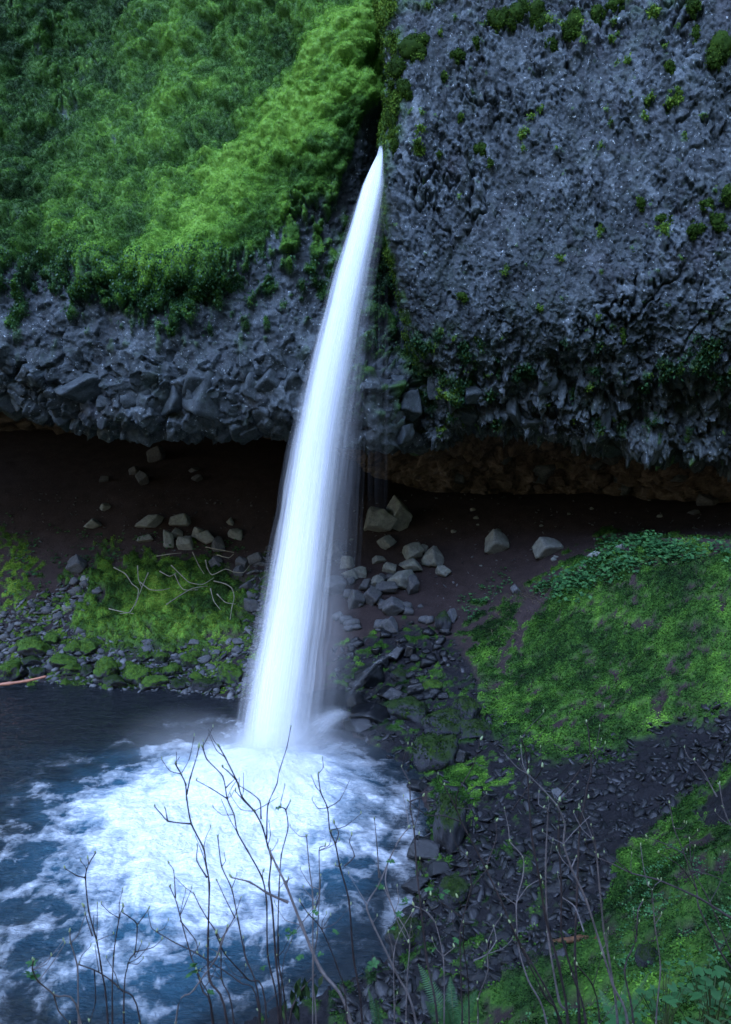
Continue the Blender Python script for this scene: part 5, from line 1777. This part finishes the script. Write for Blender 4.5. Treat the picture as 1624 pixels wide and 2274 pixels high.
shrub('bare_shrub', 'low sprouting shoot with fresh green leaves at the lower left corner', 2.8, [
    (A7([(360, 1299), (240, 1170), (170, 1110), (145, 1060), (148, 1020)]), R3(6), R3(3), Gm, [A7([(240, 1170), (260, 1240), (310, 1299)])]),
], leaves=[(72, 2140, 0.5), (66, 2165, 0.5), (78, 2172, 0.45)])
shrub('bare_shrub', 'dark shrub left of the foam centre with a hooked top and one long side twig', 3.1, [
    (A7([(1010, 1299), (930, 1100), (925, 920), (930, 680), (915, 590), (905, 520), (850, 410), (830, 300), (825, 235), (805, 190), (780, 145)]), R3(8), R3(3.5), D,
     [A7([(850, 412), (750, 400), (715, 365), (688, 335)]), A7([(830, 280), (845, 210), (875, 110), (883, 75)]), A7([(920, 650), (875, 575), (878, 510)]), A7([(745, 400), (735, 345)])]),
    (A7([(945, 1299), (900, 1150), (875, 1070)]), R3(7), R3(4), D, []),
    (A7([(950, 1299), (890, 1100), (850, 1000), (800, 820), (785, 760), (755, 690)]), R3(6), R3(3), D, [A7([(780, 740), (772, 620), (752, 588)]), A7([(800, 840), (870, 930), (880, 990)])]),
    (A7([(1150, 1240), (1060, 1110), (880, 990), (780, 940), (695, 890)]), R3(5), R3(2.5), D, []),
    (A7([(1040, 1299), (985, 1100), (980, 930), (920, 830), (890, 780), (862, 722)]), R3(6), R3(3), D, [A7([(980, 930), (1040, 830), (1070, 740)])]),
    (A7([(780, 1299), (860, 1150), (960, 1010), (1010, 870)]), R3(6), R3(3), Gm, []),
], leaves=[(432, 2148, 0.75), (428, 2160, 0.6), (468, 2205, 0.4)])
shrub('bare_shrub', 'tallest foreground shrub crossing the foam, its top twig reaching up to the fall foot', 3.2, [
    (A7([(1250, 1299), (1225, 1000), (1210, 780), (1195, 680), (1205, 570), (1190, 510), (1165, 420), (1130, 355), (1075, 290), (1050, 215), (1000, 115), (975, 70)]), R3(9), R3(3.5), D,
     [A7([(1185, 480), (1190, 330), (1230, 235), (1240, 180), (1275, 70), (1292, -20)]), A7([(1160, 390), (1155, 310), (1110, 270), (1060, 240)]), A7([(1130, 355), (1085, 310), (1045, 265)]), A7([(1050, 215), (1010, 175), (990, 160)])]),
    (A7([(1560, 1299), (1420, 1050), (1340, 860), (1270, 680), (1230, 600), (1198, 530)]), R3(14), R3(6), Gm, [A7([(1280, 760), (1190, 720), (1110, 670), (1030, 650)]), A7([(1270, 680), (1282, 655)])]),
    (A7([(1155, 1240), (1090, 1000), (1060, 850), (1030, 700), (985, 600), (968, 470)]), R3(7), R3(3), D, [A7([(1045, 830), (1000, 740), (965, 665)])]),
    (A7([(1240, 1290), (1190, 1000), (1185, 760), (1165, 650), (1100, 530), (1055, 450), (1040, 370), (1010, 300), (990, 200), (920, 125), (900, 70)]), R3(7), R3(3), D,
     [A7([(1010, 300), (940, 255), (872, 218)]), A7([(1005, 250), (1045, 210)]), A7([(1165, 650), (1168, 625)])]),
    (A7([(1270, 1270), (1235, 1000), (1240, 700), (1250, 550), (1280, 430), (1270, 350), (1245, 335)]), R3(6), R3(3), D, [A7([(1270, 350), (1288, 315)])]),
], leaves=[(640, 2080, 0.3), (655, 2070, 0.3), (585, 2150, 0.4), (618, 1795, 0.25)])
shrub('bare_shrub', 'group of slim upright stems right of the foam, one ending in a hook', 3.2, [
    (A7([(1405, 1299), (1390, 1100), (1390, 740), (1375, 610), (1362, 468)]), R3(7), R3(3), Gm, []),
    (A7([(1390, 1120), (1410, 900), (1420, 700), (1418, 530), (1430, 512), (1445, 510)]), R3(5), R3(2.5), Gm, []),
    (A7([(1610, 1299), (1570, 1000), (1550, 750), (1510, 600), (1490, 500), (1465, 440), (1455, 340), (1425, 270), (1413, 190)]), R3(8), R3(3), D,
     [A7([(1490, 500), (1505, 450), (1485, 410)]), A7([(1530, 600), (1575, 555), (1552, 490), (1563, 462)]), A7([(1510, 600), (1490, 597)])]),
    (A7([(1540, 1250), (1500, 1050), (1430, 880), (1370, 810), (1335, 760)]), R3(5), R3(2.5), D, []),
    (A7([(1180, 1210), (1100, 1100), (1000, 990), (960, 900)]), R3(6), R3(3), D, []),
    (A7([(1250, 1140), (1290, 940), (1340, 850), (1400, 790)]), R3(4), R3(2), D, []),
], leaves=[(700, 2025, 0.35), (698, 2040, 0.3), (648, 2075, 0.3), (668, 2125, 0.4), (712, 2120, 0.3), (745, 2070, 0.3), (640, 2068, 0.35)])
shrub('bare_shrub', 'grey forked shrub at the shore with a stem leaning out to the left', 3.4, [
    (A8([(320, 1299), (270, 1000), (230, 640), (215, 430), (200, 350), (195, 230), (160, 160)]), R3(9), R3(4), D, [A8([(200, 310), (255, 290)]), A8([(230, 480), (238, 460)])]),
    (A8([(225, 1299), (130, 1060), (30, 850), (5, 770), (60, 680), (110, 560), (150, 480), (190, 430)]), R3(10), R3(3), Gm, [A8([(95, 600), (90, 680), (140, 840), (190, 940)]), A8([(60, 650), (52, 520), (40, 390)])]),
    (A8([(180, 1290), (185, 1100), (195, 920), (130, 800), (85, 700)]), R3(6), R3(3), Gm, []),
    (A8([(128, 1290), (125, 1000), (150, 900), (210, 800)]), R3(5), R3(2.5), Gm, []),
    (A8([(350, 1200), (345, 1000), (310, 850), (270, 800), (215, 775)]), R3(5), R3(3), Gm, [A8([(345, 1000), (395, 960)])]),
], leaves=[(845, 1970, 0.4), (867, 1912, 0.4), (900, 2000, 0.35), (885, 2030, 0.4), (875, 2060, 0.35), (953, 1975, 0.4), (990, 1978, 0.45), (980, 1990, 0.35), (1013, 2088, 0.4), (930, 2060, 0.3), (965, 2108, 0.35), (830, 2140, 0.5), (820, 2148, 0.4), (896, 2010, 0.4)])
shrub('bare_shrub', 'cluster of long dark upright stems with pale buds in front of the scree chute', 3.5, [
    (A8([(900, 1299), (860, 1050), (800, 830), (770, 640), (740, 480), (725, 300), (715, 110), (690, 30)]), R3(10), R3(4), D, [A8([(715, 190), (680, 130)])]),
    (A8([(950, 1290), (930, 1000), (940, 700), (950, 450), (985, 250), (1003, 170), (990, 0), (980, -40)]), R3(10), R3(3.5), D, [A8([(950, 440), (945, 345)]), A8([(985, 300), (990, 298)])]),
    (A8([(980, 1299), (920, 1080), (870, 900), (870, 700), (860, 500), (860, 310)]), R3(9), R3(4), D, [A8([(860, 310), (900, 270), (940, 230)])]),
    (A8([(900, 1290), (860, 1200), (810, 900), (800, 600), (810, 360), (790, 340)]), R3(9), R3(4), Gm, []),
    (A8([(870, 1299), (680, 930), (600, 750), (530, 600), (440, 430), (400, 340), (350, 240)]), R3(9), R3(3.5), D, [A8([(400, 340), (410, 270), (480, 150), (510, 40)]), A8([(540, 590), (580, 480), (580, 400)]), A8([(420, 400), (345, 375), (270, 370), (190, 310)])]),
    (A8([(805, 1299), (720, 1100), (680, 960), (670, 770), (700, 640), (700, 560), (640, 490)]), R3(8), R3(3), Gm, [A8([(670, 760), (720, 690), (780, 655)])]),
    (A8([(860, 1290), (800, 1180), (690, 960), (640, 850)]), R3(7), R3(3), D, []),
    (A8([(650, 350), (740, 230), (770, 190), (785, 160)]), R3(4), R3(3), D, []),
    (A8([(860, 290), (940, 190), (1000, 100), (1020, 80)]), R3(4), R3(3), D, []),
], leaves=[(1250, 1775, 0.4), (1285, 1800, 0.45), (1172, 1690, 0.3)])
shrub('bare_shrub', 'pale grey shrub with two long converging stems on the near bank', 3.3, [
    (A8([(1165, 1299), (1100, 1130), (1050, 970), (980, 750), (915, 610), (880, 500), (885, 410), (850, 330), (790, 260), (720, 190)]), R3(9), R3(4), Gm, [A8([(915, 605), (935, 560)])]),
    (A8([(1120, 1299), (1080, 1000), (1060, 900), (1040, 700), (1025, 540), (1010, 480)]), R3(8), R3(4), Gm, []),
    (A8([(1190, 1299), (1150, 1060), (1200, 930), (1210, 800), (1230, 755)]), R3(7), R3(4), D, []),
    (A8([(1000, 1260), (1040, 1299), (1010, 1130), (940, 1040)])[1:], R3(7), R3(3), D, []),
    (A8([(970, 890), (930, 780), (870, 735)]), R3(4), R3(3), Gm, []),
    (A8([(1290, 1299), (1310, 1050), (1285, 860), (1272, 710), (1255, 685)]), R3(5), R3(2.5), Gm, []),
])
shrub('bare_shrub', 'wiry dark shrub leaning in from the right photo edge above the leafy bank', 3.6, [
    (A8([(1900, 1000), (1624, 830), (1480, 740), (1300, 660), (1180, 630), (1100, 590), (1030, 560)]), R3(9), R3(3), D, [A8([(1180, 630), (1120, 580), (1060, 540)])]),
    (A8([(1750, 1260), (1570, 970), (1480, 780), (1470, 700), (1410, 530), (1370, 430), (1350, 320)]), R3(8), R3(3), D, [A8([(1410, 540), (1330, 500), (1250, 470)]), A8([(1470, 700), (1400, 600), (1300, 540)]), A8([(1440, 620), (1540, 640), (1624, 690)])]),
    (A8([(1760, 1250), (1640, 1020), (1530, 760), (1450, 600), (1440, 480)]), R3(6), R3(2.5), D, [A8([(1530, 760), (1580, 660), (1590, 540)])]),
    (A8([(1700, 500), (1624, 420), (1590, 340), (1572, 235)]), R3(4), R3(3), Gm, []),
    (A8([(1560, 290), (1500, 180), (1460, 130)]), R3(4), R3(2.5), Gm, []),
])
shrub('bare_shrub', 'small twiggy shrub in the gap between the shore shrub and the dark upright stems', 3.6, [
    (A8([(430, 1290), (425, 1150), (420, 900), (440, 800), (470, 680), (450, 550)]), R3(7), R3(3), D, [A8([(440, 800), (480, 690), (540, 610)]), A8([(420, 820), (350, 770), (290, 730)]), A8([(425, 780), (410, 740)])]),
    (A8([(460, 1290), (455, 1100), (435, 950), (435, 850)]), R3(6), R3(3), D, []),
    (A8([(500, 1270), (500, 1190), (545, 1060), (540, 940)]), R3(6), R3(3), Gm, [A8([(500, 1190), (495, 1195)])]),
    (A8([(480, 1020), (540, 990), (580, 930), (570, 870)]), R3(4), R3(3), Gm, []),
])


# ------------------------------------------------------------------ fern and broad-leaved plants
def frond(parent, p0, p1, wide, n=30, droop=0.25, seed=0, name='frond', tint=0.6):
    p0, p1 = np.array(p0, float), np.array(p1, float)
    L = np.linalg.norm(p1 - p0)
    d0 = (p1 - p0) / L
    side = np.cross(d0, [0.15, -1, 0.3])
    side /= np.linalg.norm(side)
    up = np.cross(side, d0)
    r = np.random.default_rng(seed)
    Vs, Fs, T, o = [], [], [], 0
    for i in range(n):
        t = 0.12 + 0.88 * i / (n - 1)
        c = p0 + d0 * L * t - np.array([0, 0, 1]) * droop * L * t * t
        w = wide * math.sin(min(1.0, t * 1.6 + 0.15) * math.pi / 2) * (1 - t ** 2.2) + 0.01 * L
        bw = L / n * 0.26
        for s in (-1, 1):
            tip = c + side * s * w + d0 * w * 0.35 + up * r.uniform(-.06, .06) * w - np.array([0, 0, 0.12 * w])
            m = c + (tip - c) * 0.55
            Vs += [c - d0 * bw, c + d0 * bw, m + d0 * bw * 0.9, tip, m - d0 * bw * 0.9]
            Fs += [(o, o + 1, o + 2, o + 4), (o + 4, o + 2, o + 3, o + 3)]
            T += [np.clip(r.normal(tint, .12), 0, 1)] * 5
            o += 5
    quads = np.array([f for f in Fs if len(set(f)) == 4], np.int32)
    tri = np.array([f[:3] for f in Fs if len(set(f)) == 3], np.int32)
    fo = link(name, make_mesh(name, np.array(Vs), [quads, tri], M_FERN, {'tint': np.array(T)}), parent)
    ts = np.linspace(0, 1, 6)
    c = np.array([p0 + d0 * L * t - np.array([0, 0, 1]) * droop * L * t * t for t in ts])
    link('rachis', tube_mesh('rachis', c, 0.004, 0.0015, M_FERN_ST, 4, 2, False), fo)


M_FERN_ST = bark_mat('fern_stalk', (0.03, 0.05, 0.015), (0.07, 0.09, 0.03))


def fern(label, base_uv, Y, tips, wide):
    b = P3(base_uv[0], base_uv[1], Y)
    root = bpy.data.objects.new('fern', None)
    COL.objects.link(root)
    root.location = tuple(b)
    tag(root, label, 'fern')
    for i, (u, v, dy) in enumerate(tips):
        frond(root, (0, 0, 0), P3(u, v, Y + dy) - b + np.array([0, 0, 0.04]), wide, seed=i + int(base_uv[0]), droop=0.08)


fern('sword fern with toothed green fronds at the bottom centre of the near bank', (1010, 2300), 6.0, [(930, 2140, 0.3), (985, 2215, -0.2), (1000, 2170, 0.4), (945, 2225, 0), (1060, 2200, 0.3)], 0.085)
fern('curled dark green fern beside the water at the bottom centre', (850, 2330), 6.0, [(818, 2195, 0.1), (840, 2240, 0.2), (835, 2215, -0.2)], 0.04)
fern('half hidden fern among the leafy plants at lower right', (1380, 2290), 5.5, [(1330, 2200, 0.2), (1430, 2210, 0.2), (1390, 2180, 0.4), (1440, 2160, 0.5)], 0.06)


def broad_leaf(L, seed):
    """palmate, toothed leaf blade, folded a little along its ribs"""
    r = np.random.default_rng(seed)
    pts, n = [], 41
    for i in range(n):
        a = -2.6 + 5.2 * i / (n - 1)
        lob = 0.72 + 0.28 * abs(math.cos(a * 1.25)) ** 0.7
        tooth = 1 + 0.07 * (1 if i % 2 else -1)
        pts.append((math.sin(a) * lob * tooth * 0.55 * L, math.cos(a) * lob * tooth * 0.55 * L + 0.30 * L))
    V = [(0, 0.18 * L, 0)] + [(x, y, -0.25 * (x * x + (y - .3 * L) ** 2) / L + 0.02 * L * math.sin(7 * math.atan2(x, y + 1e-6))) for x, y in pts]
    Fc = [(0, i, i + 1) for i in range(1, n)]
    return make_mesh('leaf', np.array(V), np.array(Fc, np.int32), M_BROAD, {'tint': np.clip(r.normal(0.6, .1) + np.r_[-.1, np.zeros(n)], 0, 1)}, True)


BL = [broad_leaf(0.082, s) for s in range(3)]


def leafy(label, base_uv, Y, leaves, dark=False):
    b = P3(base_uv[0], base_uv[1], Y)
    b[2] = min(b[2], float(hbase([b[0]], [b[1]])[0]) + 0.3)
    root = bpy.data.objects.new('leafy_plant', None)
    COL.objects.link(root)
    root.location = tuple(b)
    tag(root, label, 'plant', 'leafy plants on the near bank')
    leaves = list(leaves) + [(u + rng.normal() * 28, v + rng.normal() * 22 - 8, s * rng.uniform(.4, .8)) for (u, v, s) in leaves for _ in range(3)]
    for i, (u, v, s) in enumerate(leaves):
        p = P3(u, v, Y + rng.uniform(-.25, .25)) - b
        link('stalk', tube_mesh('stalk', [(0, 0, 0), p * 0.5 + np.array([0, 0.03, 0.02]), p], 0.004, 0.002, M_FERN_ST, 4, 3, False), root)
        l = link('leaf', BL[i % 3], root, tuple(p))
        l.scale = (s, s, s)
        l.rotation_euler = (rng.uniform(-0.5, 0.35), rng.uniform(-.4, .4), rng.uniform(0, 6.28))


leafy('broad leaved plant at the lower right with the biggest pale leaf', (1480, 2330), 4.6, [(1462, 2205, 1.25), (1502, 2212, 1.0), (1440, 2225, 0.9), (1470, 2245, 1.1), (1520, 2195, 0.8), (1425, 2205, 0.8), (1490, 2185, 0.7)])
leafy('broad leaved plant in the lower right corner under the brightest leaves', (1590, 2330), 4.4, [(1575, 2180, 1.2), (1610, 2195, 1.0), (1590, 2220, 1.1), (1620, 2230, 1.2), (1565, 2205, 0.9), (1550, 2165, 0.9), (1615, 2160, 1.0)])
leafy('leafy plant along the bottom edge left of the biggest leaves', (1370, 2340), 4.6, [(1350, 2262, 1.2), (1390, 2255, 1.0), (1330, 2272, 0.9), (1410, 2268, 1.1), (1375, 2240, 0.8)])
leafy('leafy plant along the bottom edge in the right corner', (1560, 2345), 4.2, [(1540, 2262, 1.1), (1580, 2258, 1.2), (1612, 2265, 1.0), (1510, 2270, 0.9)])

# dark drooping evergreen at the bottom centre, on the shore
b = P3(640, 2290, 7.5)
root = bpy.data.objects.new('drooping_plant', None)
COL.objects.link(root)
root.location = tuple(b)
tag(root, 'dark drooping leaves of an evergreen plant at the bottom edge beside the water', 'plant')
M_DK = leaf_mat('dark_evergreen_leaf', [(0.0, (0.006, 0.012, 0.006)), (0.6, (0.02, 0.045, 0.015)), (1.0, (0.06, 0.10, 0.03))], 0.15, 0.35, 0.5)
path_ = [P3(u, v, 7.5) - b for u, v in [(640, 2290), (650, 2235), (672, 2195), (700, 2165)]]
link('stem', tube_mesh('stem', path_, 0.012, 0.006, M_BARK, 5, 4), root)
for i in range(26):
    t = rng.uniform(0.2, 1)
    c = catmull(np.array(path_), np.array([t * 3]))[0] + rng.normal(size=3) * [0.07, 0.05, 0.03]
    V, Q, T = leaf_mesh(np.array([[0, 0, -0.05]]), np.array([[rng.normal() * .5, -1, .2]]), np.array([0.13]), np.array([rng.random()]), rng, 0.8, 4.0, 0.42)
    link('leaf', make_mesh('leaf', V, Q, M_DK, {'tint': T}), root, tuple(c))
